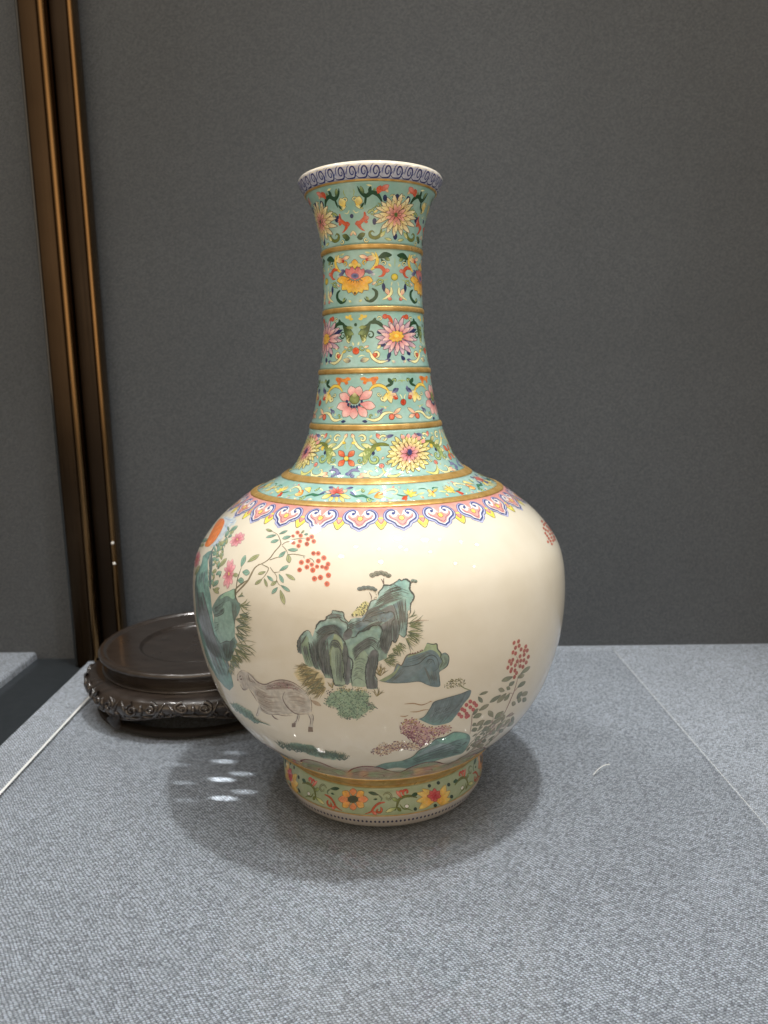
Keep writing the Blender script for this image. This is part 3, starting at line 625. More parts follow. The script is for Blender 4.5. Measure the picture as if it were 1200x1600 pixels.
# --- shoulder band
ZS1, ZS2 = Z(340, 740, .216667), Z(580, 740, .216667)
def f6(P):
    for x0, y0, x1, y1, w, c0, c1 in ((820, 150, 745, 178, 26, YEL, CRM), (880, 150, 965, 178, 26, YEL, CRM), (835, 165, 800, 200, 24, YEL, CRM), (880, 165, 920, 205, 24, YEL, CRM), (830, 140, 770, 130, 20, LILAC, CRM), (890, 140, 940, 120, 20, CRM, PNK), (860, 160, 860, 205, 24, YEL, CRM)): P.petal(x0, y0, x1, y1, w, c0, c1, OUT, .4)
    P.level(2)
    for x1, y1 in ((800, 120), (830, 104), (870, 96), (905, 110), (915, 135), (812, 142)): P.petal(858, 140, x1, y1, 20, RED, PNK, OUT, .4)
    P.dot(850, 162, 40, 9, (LILAC, BLUE))
def s6(P):
    P.line([(960, 150), (1010, 165), (1060, 160), (1100, 175), (1150, 190)], 2.0, srgb(60, 120, 90), GOUT, .6); P.petal(1000, 160, 960, 130, 16, BLUE, LILAC); P.curl(1110, 185, 22, 0, .9, 1.6, LGR, GOUT, 1); P.petal(1100, 150, 1190, 120, 20, YEL, CRM, OUT, .4, bend=-.12)
    P.petal(1150, 165, 1215, 140, 26, ORG, COR, OUT, .4); P.petal(1150, 170, 1225, 165, 20, ORG, CRM, OUT, .4); P.petal(1010, 195, 1060, 200, 14, CRM, LILAC); P.petal(930, 110, 985, 100, 14, LILAC, NAVY)
    P.line([(1180, 150), (1250, 118), (1300, 112), (1325, 130), (1305, 148), (1280, 140)], 1.8, CRM, OUT, .7); P.line([(1320, 150), (1370, 160), (1410, 155)], 1.4, srgb(60, 120, 90))
    for x1, y1, c in ((1370, 120, CRM), (1400, 108, YEL), (1440, 112, CRM), (1470, 130, YEL), (1480, 152, CRM), (1440, 165, YEL)): P.petal(1415, 152, x1, y1, 14, YEL, c, OUT, .35)
    P.petal(1405, 160, 1360, 185, 20, COR, RED); P.petal(1395, 165, 1390, 195, 18, COR, COR); P.petal(1280, 105, 1300, 92, 12, PNK, COR); P.petal(1240, 190, 1280, 195, 12, LILAC, CRM); P.petal(1475, 150, 1530, 135, 12, LGR, CRM)
    P.stroke([(1000, 130), (1040, 118), (1080, 125)], 1.0, CRM); P.curl(1060, 120, 14, 0, 1, 1.0, LGR, GOUT, 1); P.stroke([(1230, 165), (1270, 180), (1300, 172)], 1.0, LGR); P.petal(1190, 195, 1160, 205, 12, CRM, PNK); P.stroke([(1330, 185), (1350, 195)], 1.0, CRM); P.petal(1500, 160, 1530, 175, 12, CRM, COR); P.stroke([(1480, 110), (1520, 105), (1550, 115)], 1.0, srgb(60, 120, 90)); P.petal(1350, 105, 1330, 92, 10, LILAC, CRM)
def m6(P):
    P.petal(1590, 135, 1560, 160, 22, YEL, CRM, OUT, .35); P.petal(1590, 135, 1610, 165, 22, YEL, CRM, OUT, .35); P.petal(1590, 135, 1550, 115, 20, CRM, YEL, OUT, .35); P.petal(1590, 130, 1625, 105, 20, YEL, LGR, OUT, .35); P.dot(1590, 132, 9, 7, COR, OUT)
band_motif(5, ZS1, 858, 150, 1590, 135, 4, f6, s6, m6)
# --- scroll border under the lip
thr = px(578, 272)[0]; NR = 40; lo_r, hi_r = tr1, t_at_z(0.4712, 0.4)
for i in range(NR):
    def rw(th, t, i=i): return (th * 1.0 + 2 * PI * i / NR, t)
    P = Paint(ident, None, lo=lo_r, hi=hi_r); W = 2 * PI / NR; H_ = hi_r - lo_r
    P._pt = lambda x, y, P=P, i=i: S(thr + (i + x) * W, lo_r + y * H_, P.base + P.lv * .00004 + P.k * .0000025)
    P.unit = lambda: 17.0
    spi = [(.5 + .30 * (1 - .7 * f) * math.cos(-.6 + f * 7.6), .50 + .40 * (1 - .75 * f) * math.sin(-.6 + f * 7.6)) for f in [j / 14 for j in range(15)]]
    lead = [(-.25, .30), (.0, .10), (.35, .08), (.65, .12)]
    P.stroke(lead + spi, 1.9, srgb(38, 46, 104), srgb(50, 58, 122), taper=(.3, .6)); P.stroke([(.02, .35), (.1, .75), (.3, .92)], 1.4, srgb(70, 78, 140)); P.stroke([(.8, .3), (.98, .55)], 1.2, srgb(80, 90, 150)); P.level(1)
    P.stroke([(-.2, .85), (.15, .97), (.5, .96)], .8, srgb(200, 204, 214))
    P.build('scroll_curl', rim_band)
# --- ruyi-head lappets under the shoulder
thA, thB = px(*ZS1(748, 320))[0], px(*ZS1(1028, 330))[0]; NL = round(2 * PI / (thB - thA)); th0 = thB; PER = 2 * PI / NL
tl0 = ring_t[5][0]; tl1 = px(*ZS1(1028, 330))[1]; KL = (tl0 - px(*ZS1(1028, 412))[1]) / (412 - 237)
print('lappets', NL, KL)
pk = strip('pink_band', tl1 - 0.0008, tl0, 0.00005, M['pink'], vase)
IND, LIL, WH2, PK2 = srgb(82, 92, 146), srgb(186, 190, 220), srgb(232, 228, 222), srgb(222, 160, 150)
for i in range(NL):
    c0 = th0 + i * PER
    P = Paint(ident); P.unit = lambda: .216667
    P._pt = lambda x, y, P=P, c0=c0: S(c0 + x / 280 * PER, tl1 - y * KL, P.base + P.lv * .00005 + P.k * .0000025)
    half_o = [(0, -18), (-14, -40), (-28, -66), (-62, -78), (-100, -64), (-122, -30), (-118, 4), (-92, 30), (-66, 40), (-54, 60), (-30, 74), (0, 92)]
    outl = half_o + [(-x, y) for x, y in half_o[-2:0:-1]]
    P.fill(outl, LIL, grid=2.4, step=1.6)
    P.level(1).stroke(half_o[2:], 1.1, IND).stroke([(-x, y) for x, y in half_o[2:]], 1.1, IND)
    P.level(2).fill([(x * .87, (y - 4) * .86 + 2) for x, y in outl], WH2, grid=2.4, step=1.6)
    _pk = [(0, -14), (-20, -32), (-32, -16), (-56, -10), (-80, -30), (-80, -4), (-54, 12), (-36, 26), (-22, 46), (0, 58)]; P.level(3).fill(_pk + [(-x, y) for x, y in _pk[-2:0:-1]], PK2, grid=2.2)
    for m in (1, -1):
        P.level(3).stroke([(m * x, y) for x, y in ((-58, -30), (-44, -40), (-38, -56), (-62, -66), (-92, -52), (-106, -24), (-98, 2), (-70, 20), (-50, 32), (-38, 52), (-14, 64), (0, 74))], 2.5, IND, BLUE, taper=(.7, .9))
        P.level(4).dot(m * -52, -38, 12, 10, IND).stroke([(m * x, y) for x, y in ((-80, -38), (-84, -16), (-60, 2), (-34, 14), (-20, 34), (0, 46))], 1.1, srgb(150, 110, 130), taper=(.4, .9))
    P.dot(0, -2, 17, 15, (YEL, srgb(236, 214, 130)), srgb(150, 96, 50)); P.build('lappet', vase)
    P = Paint(ident); P.unit = lambda: .216667
    P._pt = lambda x, y, P=P, c0=c0: S(c0 + (x + 140) / 280 * PER, tl1 - y * KL, P.base - .00003 + P.lv * .00002 + P.k * .0000025)
    P.level(0).fill([(-44, 8), (-20, -10), (20, -10), (44, 8), (36, 34), (0, 76), (-36, 34)], srgb(236, 220, 96), grid=2.4, smooth=False)
    P.level(1).fill([(-24, 0), (24, 0), (20, 22), (0, 44), (-20, 22)], PK2, grid=2.4, smooth=False); P.stroke([(-44, 10), (-34, 36), (0, 76), (34, 36), (44, 10)], 1.0, srgb(120, 110, 50), taper=(.9, .9)); P.stroke([(-17, 4), (-14, 18), (0, 32), (14, 18), (17, 4)], .9, srgb(150, 100, 60), taper=(.9, .9))
    P.build('chevron', vase)
# --- foot band
ZF1, ZF2 = Z(430, 1140, .141667), Z(590, 1140, .15)
td, tl_ = px(*ZF1(860, 765))[0], px(*ZF2(600, 690))[0]; NFt = round(PI / (tl_ - td)); kf = (PI / NFt) / (tl_ - td)
print('foot flowers', NFt)
FGO = srgb(74, 80, 44)
def lotus(P):
    for x, y in ((385, 680), (540, 585), (630, 555), (735, 575), (600, 790), (400, 825), (765, 700)): P.dot(x, y, 18, 20, srgb(54, 70, 60), n=9)
    P.level(1)
    for x0, y0, x1, y1, w in ((590, 730, 420, 660, 60), (610, 730, 745, 640, 60), (580, 740, 415, 745, 60), (610, 740, 750, 720, 56), (585, 750, 440, 822, 62), (615, 745, 740, 770, 56), (590, 720, 470, 620, 50), (620, 720, 700, 580, 60)): P.petal(x0, y0, x1, y1, w, srgb(224, 160, 60), srgb(240, 216, 130), srgb(170, 110, 60), .5, bend=.08)
    P.level(3)
    for x1, y1 in ((520, 690), (545, 640), (590, 612), (640, 640), (655, 690), (600, 750), (560, 735)): P.petal(595, 700, x1, y1, 44, srgb(170, 40, 50), srgb(214, 110, 100), srgb(130, 40, 40), .5)
def daisy(P):
    for i in range(8):
        a = R(i * 45 + 90); P.petal(860 + 40 * math.cos(a), 768 + 36 * math.sin(a), 860 + 158 * math.cos(a), 768 + 118 * math.sin(a), 74, srgb(226, 150, 90), srgb(236, 190, 90) if i % 2 else srgb(222, 140, 100), srgb(130, 80, 50), .5, belly=.6)
    P.level(2).dot(858, 768, 52, 36, (srgb(60, 66, 40), srgb(76, 78, 44)), FGO)
def fscr(P):
    P.zoom = ZF2
    P.line([(390, 712), (330, 695), (260, 700), (205, 735), (185, 800), (165, 850)], 2.6, srgb(106, 112, 54), FGO, .7); P.petal(200, 745, 140, 715, 30, OLV, LGR, FGO, .5); P.petal(178, 815, 75, 858, 30, LGR, CRM, FGO, .5); P.petal(190, 810, 225, 850, 26, OLV, OLV, FGO, .4); P.dot(286, 800, 20, 18, WHT, OLV); P.line([(215, 780), (250, 825), (300, 830), (345, 850)], 1.2, OLV, FGO, .4); P.petal(235, 712, 180, 640, 24, COR, PNK, RED, .5); P.curl(278, 655, 36, 120, .9, 1.8, srgb(206, 96, 76), RED, 1); P.curl(225, 655, 26, 60, .8, 1.6, srgb(206, 96, 76), RED, -1); P.petal(330, 690, 400, 668, 34, srgb(60, 84, 54), DGR)
    P.zoom = ZF1
    P.line([(1200, 800), (1130, 815), (1085, 855), (1050, 905), (985, 928)], 2.2, srgb(190, 90, 58), srgb(120, 60, 40), .6); P.curl(1130, 888, 40, -60, .9, 1.8, srgb(200, 100, 66), srgb(120, 60, 40), 1); P.petal(1060, 900, 1110, 935, 26, COR, PNK, RED, .4); P.petal(1130, 720, 1025, 690, 28, srgb(70, 90, 70), DGR, FGO, .4); P.line([(1130, 720), (1165, 760), (1150, 790)], 1.4, srgb(110, 130, 100), FGO, .5); P.curl(1230, 745, 55, 200, 1.0, 1.4, srgb(150, 160, 120), FGO, 1); P.petal(1075, 770, 1120, 765, 18, DGR, DGR)
for r in range(NFt):
    per = 2 * PI / NFt
    P = Paint(ZF2, lambda th, t, r=r: (tl_ + r * per + (th - tl_) * kf, t), lo=ft0, hi=ft1); lotus(P); P.build('flower', foot_band)
    P = Paint(ZF1, lambda th, t, r=r: (td + r * per + (th - td) * kf, t), lo=ft0, hi=ft1); daisy(P); P.build('flower', foot_band)
    for m in (1, -1):
        P = Paint(ZF2, lambda th, t, r=r, m=m: (td + r * per + m * (th - td) * kf, t), lo=ft0, hi=ft1); P.wk = 1.35; fscr(P); P.build('leaf_scroll', foot_band)
strip('foot_line', ft0 - .0004, ft0 + .0004, 0.00012, M['gilt'], vase, .0003)
strip('foot_shade_strip', 0.0012, ft0 - .0005, 0.00003, M['footshade'], vase)  # shading of the porcelain foot edge, painted as a darker strip
ND = 162; tdot = (fr(1284, 598))
P = Paint(ident); P.unit = lambda: 1.0
P._pt = lambda x, y, P=P: S(x, y, P.base + P.lv * .00004)
for i in range(ND): P._add([(2 * PI * i / ND, tdot)] + [(2 * PI * i / ND + .0110 * math.cos(a), tdot + .0013 * math.sin(a)) for a in (2 * PI * j / 7 for j in range(7))], [(0, 1 + j, 1 + (j + 1) % 7) for j in range(7)], [srgb(46, 50, 84)] * 8)
P.build('dot_border', vase)['kind'] = 'stuff'
# --- scalloped cloud border at the bottom of the body
tb0, tb1 = fr(1217.5, 600), fr(1204, 600)
cb = strip('cloud_band', tb0, tb1 - .0005, 0.00005, M['mauve'], vase)
NB = 18; WB = 2 * PI / NB
MAU, MA2, GG = srgb(120, 62, 70), srgb(186, 154, 148), srgb(156, 172, 140)
for i in range(NB):
    P = Paint(ident); P.unit = lambda: 44.0; hb = tb1 - tb0
    P._pt = lambda x, y, P=P, i=i: S((i + x) * WB + .1, tb0 + y * hb, P.base + P.lv * .00004 + P.k * .0000025)
    P.fill([(-.02, .05), (1.02, .05), (1.0, .62), (.86, .95), (.66, 1.28), (.42, 1.36), (.2, 1.12), (.06, .72)], lambda x, y: mixc(MA2, GG, .5 + .9 * nz(x * 3 + i, y * 2)), grid=2.4)
    P.level(1).stroke([(-.06, .66), (.06, .70), (.2, 1.12), (.42, 1.36), (.66, 1.28), (.86, .95), (1.06, .62)], 1.7, MAU, taper=(.5, .4)).stroke([(.1, .5), (.3, .85), (.55, .95), (.8, .7), (.95, .45)], 1.2, srgb(150, 104, 104)).stroke([(.3, .2), (.45, .55), (.68, .55), (.75, .3), (.6, .2)], 1.3, srgb(130, 84, 88)).stroke([(.0, .2), (.5, .12), (1.0, .2)], .8, srgb(96, 112, 92))
    P.build('cloud_scallop', cb)
# ------------------------------------------------------------------ the landscape painted on the body
TONE = lambda c: tuple(min(.86, mixc(c, PORC, .10)[i] * (1.10, 1.20, 1.36)[i]) for i in range(3))
PE = tuple((PORC[i] / (1.10, 1.20, 1.36)[i] - .10 * PORC[i]) / .90 for i in range(3))      # tone that comes out as bare glaze
zA, zB, zC, zD, zE = Z(450, 880, .133333), Z(560, 880, .133333), Z(450, 1000, .133333), Z(590, 990, .133333), Z(350, 1030, .133333)
zG, zH, zI, zJ, zK, zL = Z(570, 1080, .133333), Z(690, 990, .133333), Z(690, 1080, .133333), Z(295, 800, .1), Z(400, 810, .108333), Z(295, 920, .1)
def pp(z, pts): return [z(*p) for p in pts]
TEAL, SAGE, OLG, SLATE, PURP, DK, LITE = srgb(98, 144, 138), srgb(128, 156, 142), srgb(142, 158, 124), srgb(92, 114, 118), srgb(112, 104, 106), srgb(40, 50, 48), srgb(162, 186, 172)
BLG = srgb(84, 116, 122)
def rockcol(cols, s=.05, k=0.0, grad=None):
    """washes of several enamels that run into one another"""
    def f(x, y):
        n = .5 + .55 * nz(x, y * .55, s, k) + .25 * nz(x, y, s * 3, k + 4)
        n = min(.999, max(0, n)); q = n * (len(cols) - 1); i = int(q); c = mixc(cols[i], cols[min(i + 1, len(cols) - 1)], q - i)
        if grad: c = mixc(c, grad[2], max(0, min(1, (y - grad[0]) / (grad[1] - grad[0]))) * grad[3])
        return c
    return f
# --- tall twin rock in the middle
left_rock = pp(zA, [(120, 1050), (114, 930), (160, 836), (232, 786), (268, 822), (290, 862), (318, 772), (368, 690), (440, 664), (462, 622), (508, 592), (524, 552), (562, 556), (602, 566), (642, 572), (656, 602), (662, 642), (690, 672), (712, 690), (742, 652), (800, 640), (862, 640), (908, 606), (950, 500), (980, 440), (1048, 426)])
right_rock = pp(zB, [(240, 368), (246, 330), (286, 288), (302, 256), (370, 258), (430, 226), (480, 186), (508, 206), (542, 186), (582, 202), (610, 232), (600, 282), (612, 322), (652, 386), (640, 432), (612, 482), (606, 552), (576, 556), (572, 700), (556, 832), (534, 868), (476, 832), (456, 892), (430, 926), (400, 906), (376, 962), (342, 1050), (330, 1112)])
low_rock = pp(zC, [(1062, 250), (1018, 400), (1044, 470), (1050, 572), (928, 572), (910, 540), (752, 542), (738, 500), (672, 520), (542, 516), (520, 452), (440, 442), (400, 352), (332, 342), (282, 302), (232, 302), (186, 204), (166, 150), (128, 136)])
P = Paint()
P.fill(left_rock + right_rock + low_rock, rockcol([TEAL, SLATE, SAGE, LITE, SAGE, TEAL], .045, 1.0, (985, 1070, OLG, .8)), grid=1.7, smooth=False)
P.level(1)
def sub(z, pts, cols, s=.05, k=0.0, edge=None): P.fill(pp(z, pts), rockcol(cols, s, k), grid=1.7, edge=edge)
sub(zB, [(250, 370), (420, 250), (540, 200), (600, 240), (600, 330), (640, 390), (600, 480), (560, 540), (550, 420), (480, 440), (380, 500), (240, 540), (150, 560), (200, 450)], [LITE, srgb(140, 178, 160), TEAL], .06, 2)
sub(zA, [(160, 1040), (165, 940), (215, 850), (245, 900), (240, 1000), (270, 1100), (300, 1200), (220, 1200), (180, 1100)], [srgb(128, 166, 146), OLG, SAGE], .05, 3)
sub(zA, [(480, 1050), (520, 920), (560, 800), (620, 880), (650, 1000), (650, 1200), (490, 1200)], [srgb(146, 170, 138), srgb(160, 168, 124), SAGE], .04, 4)
sub(zC, [(510, 120), (560, 60), (620, 110), (645, 250), (660, 520), (545, 515), (505, 300)], [srgb(140, 158, 130), srgb(150, 164, 134), srgb(138, 156, 132)], .03, 5)
sub(zC, [(760, 540), (745, 430), (760, 270), (790, 150), (870, 110), (940, 190), (920, 290), (915, 430), (910, 540)], [srgb(152, 166, 132), srgb(146, 164, 136), srgb(140, 158, 128)], .03, 6)
sub(zA, [(700, 1000), (760, 880), (900, 790), (1000, 730), (1080, 760), (1090, 860), (1000, 900), (900, 1000), (780, 1090), (730, 1090)], [srgb(160, 180, 140), SAGE, OLG], .04, 7)
sub(zB, [(70, 600), (230, 540), (310, 580), (400, 560), (420, 640), (380, 700), (300, 690), (200, 680), (60, 740), (0, 800), (-40, 760)], [srgb(140, 160, 164), SLATE, LITE], .05, 8)
P.level(2)
for z, pts in ((zB, [(270, 540), (400, 490), (440, 620), (400, 760), (395, 900), (340, 1050), (300, 1050), (250, 960), (290, 840), (250, 740), (330, 680), (410, 620), (380, 560), (320, 580)]), (zB, [(400, 700), (440, 640), (470, 720), (470, 830), (430, 925), (400, 900)]), (zA, [(330, 960), (420, 840), (540, 800), (600, 840), (660, 900), (690, 960), (640, 900), (560, 830), (480, 860), (420, 960), (400, 1100), (470, 1180), (500, 1290), (420, 1290), (360, 1180)]), (zC, [(680, 60), (720, 180), (740, 300), (720, 500), (670, 500), (650, 280), (640, 120)]), (zC, [(920, 270), (940, 180), (1000, 110), (1060, 140), (1050, 260), (1010, 400), (1040, 480), (1040, 560), (930, 560), (915, 430)]), (zA, [(680, 780), (720, 760), (760, 800), (740, 870), (690, 900), (650, 900), (640, 840)]), (zA, [(120, 1040), (116, 930), (160, 850), (150, 960), (160, 1060)])):
    P.fill(pp(z, pts), rockcol([srgb(74, 82, 80), srgb(104, 102, 100), srgb(88, 104, 98)], .16, 9), grid=1.5, edge=rockcol([srgb(124, 142, 128)], .1))
P.level(4)
def ln(z, pts, w, c=DK, c2=None): P.zoom = z; P.stroke([(x + 7 * nz(x, y, .045, 3), y + 7 * nz(x, y, .045, 8)) for x, y in catmull(pts, 11)], w * 1.25, c, c2, taper=(.4, .3), jit=.35); P.zoom = ident
ln(zB, [(480, 186), (508, 206), (542, 186), (582, 202), (610, 232), (600, 282), (612, 322), (652, 386), (640, 432), (612, 482), (606, 590)], 2.2)
ln(zB, [(235, 375), (246, 330), (286, 288), (302, 256), (370, 258), (430, 226), (480, 186)], 1.5); ln(zB, [(576, 556), (572, 700), (556, 832), (534, 868), (476, 832)], 1.3); ln(zB, [(476, 832), (456, 892), (430, 926), (400, 906), (376, 962), (342, 1050)], 1.2)
ln(zA, [(120, 1050), (114, 930), (160, 836), (232, 786), (268, 822)], 1.4); ln(zA, [(318, 772), (368, 690), (440, 664), (462, 622), (508, 592), (524, 552)], 2.0); ln(zA, [(524, 552), (562, 556), (602, 566), (642, 572), (656, 602), (662, 642), (690, 672), (712, 690), (742, 652)], 1.4)
ln(zA, [(908, 606), (950, 500), (980, 440), (1048, 426)], 1.3); ln(zA, [(460, 650), (540, 640), (600, 640), (640, 680), (690, 700), (700, 760), (660, 820)], 1.6); ln(zA, [(320, 800), (380, 830), (430, 830), (520, 820), (560, 790), (600, 840), (650, 900), (680, 960), (690, 1060), (720, 1120)], 1.6)
ln(zA, [(740, 870), (790, 860), (840, 800), (900, 790), (990, 730), (1080, 730), (1100, 760)], 1.6); ln(zA, [(690, 800), (740, 740), (860, 680), (1000, 680)], 1.1); ln(zA, [(245, 920), (260, 1000), (290, 1100), (300, 1200)], 1.4)
ln(zB, [(235, 535), (270, 560), (320, 582), (390, 562), (430, 640), (390, 690), (385, 780), (390, 900)], 1.2); ln(zB, [(410, 480), (440, 560), (470, 700), (475, 830)], 1.1); ln(zB, [(0, 820), (60, 780), (110, 780), (170, 730), (250, 735), (290, 800), (290, 840), (255, 900), (265, 970), (300, 1010)], 1.4)
ln(zC, [(125, 140), (150, 40), (130, 0)], 1.1); ln(zC, [(250, 100), (290, 230), (330, 340)], 1.4); ln(zC, [(400, 340), (440, 440)], 1.2); ln(zC, [(500, 300), (520, 420), (545, 515), (600, 528), (670, 522)], 1.3); ln(zC, [(640, 150), (660, 330), (655, 420), (680, 520)], 1.5); ln(zC, [(700, 180), (760, 260), (740, 400), (750, 530)], 1.8); ln(zC, [(930, 190), (945, 230), (915, 300), (910, 440), (930, 570)], 1.6); ln(zC, [(1060, 150), (1050, 280), (1020, 400), (1045, 470), (1050, 570)], 1.2)
P.level(5); G1, G2 = srgb(62, 76, 74), srgb(104, 104, 96)
def ht(z, a, b, n, w=.85): P.zoom = z; P.hatch(a, b, int(n * 2.6), w * 1.15, srgb(34, 46, 44), srgb(96, 100, 92), wob=.6); P.zoom = ident
ht(zB, [(500, 270), (380, 300), (300, 350), (245, 385)], [(520, 420), (420, 440), (280, 500), (130, 580)], 13); ht(zB, [(430, 450), (470, 560), (480, 700), (480, 820)], [(560, 420), (560, 560), (565, 700), (540, 850)], 9); ht(zB, [(330, 680), (320, 800), (280, 900), (310, 1030)], [(395, 700), (380, 800), (370, 920), (330, 1060)], 7); ht(zB, [(100, 760), (200, 690), (300, 670)], [(20, 790), (140, 720), (260, 720)], 6)
ht(zA, [(330, 800), (420, 740), (540, 720), (640, 780)], [(340, 960), (420, 860), (540, 800), (640, 880)], 9); ht(zA, [(290, 880), (300, 1000), (320, 1120), (340, 1240)], [(480, 900), (440, 1020), (460, 1160), (500, 1290)], 13); ht(zA, [(480, 960), (520, 900), (580, 900), (630, 980)], [(500, 1080), (530, 980), (590, 990), (640, 1100)], 7); ht(zA, [(750, 1000), (850, 920), (970, 860), (1060, 900)], [(780, 1140), (860, 1040), (970, 980), (1050, 1060)], 12)
ht(zC, [(700, 80), (690, 220), (690, 360), (690, 480)], [(660, 100), (660, 240), (665, 380), (690, 500)], 5); ht(zC, [(960, 180), (950, 300), (940, 430), (950, 560)], [(1060, 160), (1040, 300), (1010, 420), (1035, 560)], 9); ht(zC, [(790, 200), (850, 180), (910, 200)], [(760, 480), (820, 440), (900, 480)], 8, .5); ht(zA, [(130, 1030), (130, 940), (190, 850)], [(165, 1050), (165, 950), (230, 830)], 6)
ht(zB, [(420, 240), (520, 300), (600, 330)], [(340, 290), (470, 380), (590, 430)], 6, .6); ht(zB, [(90, 600), (160, 560), (230, 540)], [(20, 700), (120, 640), (240, 620)], 7); ht(zB, [(440, 640), (450, 740), (440, 860)], [(400, 700), (410, 800), (425, 920)], 6, 1.1)
ht(zA, [(470, 600), (560, 590), (640, 600)], [(480, 650), (570, 630), (660, 690)], 5); ht(zA, [(700, 720), (760, 690), (860, 660)], [(720, 790), (790, 760), (880, 720)], 6, 1.0); ht(zA, [(420, 900), (400, 1000), (410, 1120), (440, 1250)], [(470, 880), (480, 1000), (490, 1120), (500, 1260)], 7, 1.1); ht(zA, [(640, 920), (650, 1040), (650, 1160)], [(700, 960), (700, 1060), (690, 1180)], 6, 1.2); ht(zA, [(240, 940), (260, 1060), (290, 1180)], [(300, 900), (330, 1020), (350, 1200)], 6); ht(zA, [(1080, 780), (1060, 900), (1040, 1000)], [(1180, 760), (1150, 880), (1100, 1020)], 8, 1.1); ht(zA, [(900, 600), (960, 540), (1060, 500), (1160, 470)], [(930, 660), (1000, 620), (1090, 590), (1190, 580)], 7)
ht(zC, [(420, 180), (430, 300), (450, 420)], [(500, 160), (500, 300), (530, 440)], 8, 1.0); ht(zC, [(270, 60), (290, 180), (330, 320)], [(360, 60), (370, 200), (400, 330)], 8); ht(zC, [(560, 80), (560, 260), (580, 480)], [(640, 120), (645, 300), (655, 500)], 6, .6); ht(zC, [(170, 60), (200, 180), (240, 280)], [(230, 60), (250, 180), (290, 290)], 5, .7)
P.zoom = zB; P.speck([(180, 640), (330, 640), (330, 740), (180, 740)], 14, .9, [G1, G2]); P.zoom = ident
P.build('painted_rock', vase)
# --- pines and shrubs on the rock
def pine(z, canopy, trunk, cols, name='painted_pine'):
    Q = Paint(z)
    for tr in trunk: Q.stroke(tr, 1.5, srgb(104, 70, 58), srgb(70, 56, 48))
    Q.level(1)
    for x, y, rx, ry in canopy: Q.dot(x, y, rx, ry, (cols[0], cols[1]), srgb(66, 62, 52), n=14, ow=.5)
    Q.level(3)
    for x, y, rx, ry in canopy:
        Q.tuft(x, y + ry * .5, 7, rx * .8, 15, 165, .6, [srgb(70, 70, 56), srgb(60, 74, 60)])
        Q.stroke([(x - rx * .9, y + ry * .6), (x, y + ry), (x + rx * .9, y + ry * .6)], .7, srgb(70, 62, 52))
    Q.build(name, vase)
pine(zB, [(165, 140, 34, 24), (215, 122, 36, 26), (265, 112, 36, 22), (310, 125, 34, 24), (352, 145, 32, 20)], [[(298, 255), (285, 215), (262, 180)], [(300, 250), (295, 205), (300, 170)]], (srgb(150, 138, 112), srgb(120, 116, 96)))
pine(zB, [(20, 300, 32, 20), (65, 290, 34, 22), (115, 286, 34, 20), (160, 295, 34, 20), (195, 312, 24, 16)], [[(150, 430), (152, 390), (125, 335)]], (srgb(104, 108, 112), srgb(90, 104, 96)))
pine(zB, [(640, 205, 24, 16), (668, 212, 20, 16)], [[(610, 230), (640, 225)]], (srgb(130, 146, 128), srgb(110, 130, 112)))
P = Paint(zA); yb = [(735, 600), (780, 550), (840, 490), (890, 445), (950, 460), (945, 520), (900, 600), (860, 620), (800, 630), (750, 625)]
P.fill(yb, rockcol([srgb(214, 200, 128), srgb(200, 190, 120)], .02), grid=2.4, edge=PE); P.level(1).speck(yb, 70, .9, [srgb(80, 84, 50), srgb(104, 104, 56), srgb(60, 66, 48)]); P.speck([(1020, 330), (1060, 330), (1050, 400), (1010, 420)], 10, .6, [srgb(90, 92, 60)]); P.build('painted_shrub', vase)
GR = [srgb(104, 112, 68), srgb(84, 96, 62), srgb(126, 128, 76), srgb(70, 84, 58)]; GOL = [srgb(134, 112, 58), srgb(104, 92, 52), srgb(92, 96, 58), srgb(150, 130, 70)]
P = Paint(zB)
for x, y, n, L, a0, a1 in ((590, 640, 7, 110, 10, 70), (590, 700, 9, 180, -30, 40), (580, 800, 9, 170, -40, 15), (560, 880, 7, 180, -75, -15), (480, 930, 9, 110, -100, -20), (400, 1000, 10, 120, -70, 10), (350, 1080, 14, 140, -60, 20), (330, 1160, 12, 150, -30, 40), (600, 740, 10, 190, -25, 30), (575, 840, 10, 200, -45, 5), (440, 960, 12, 150, -80, -10), (300, 1130, 10, 140, -50, 30)): P.tuft(x, y, n, L, a0, a1, 1.0, GR)
P.stroke([(640, 680), (740, 668), (825, 668)], .9, srgb(150, 112, 80)); P.build('painted_grass', vase)
P = Paint(zC)
P.fill([(60, 390), (140, 280), (240, 300), (360, 360), (430, 440), (440, 560), (420, 640), (340, 640), (230, 560), (120, 480)], rockcol([srgb(206, 184, 132), srgb(196, 176, 126)], .02), grid=4, edge=PE); P.level(1)
for x, y, n, L, a0, a1 in ((230, 300, 7, 130, 150, 215), (300, 350, 10, 200, 160, 230), (360, 380, 10, 210, 180, 240), (400, 440, 10, 220, 190, 245), (420, 500, 9, 190, 195, 250), (440, 560, 10, 170, 150, 250), (520, 560, 8, 100, 60, 150), (260, 330, 12, 190, 165, 225), (330, 400, 14, 230, 175, 235), (380, 480, 14, 230, 185, 240), (400, 560, 12, 200, 180, 240)): P.tuft(x, y, n, L, a0, a1, 1.05, GOL)
P.build('painted_grass', vase)
P = Paint(zC)
for x, y, n, L, a0, a1 in ((1060, 380, 9, 110, 20, 130), (1080, 420, 10, 120, 30, 150)): P.tuft(x, y, n, L, a0, a1, 1.05, GOL)
P.build('painted_grass', vase)
P = Paint(zC); P.tuft(1040, 660, 9, 110, 20, 140, 1.05, GOL); P.build('painted_grass', vase)
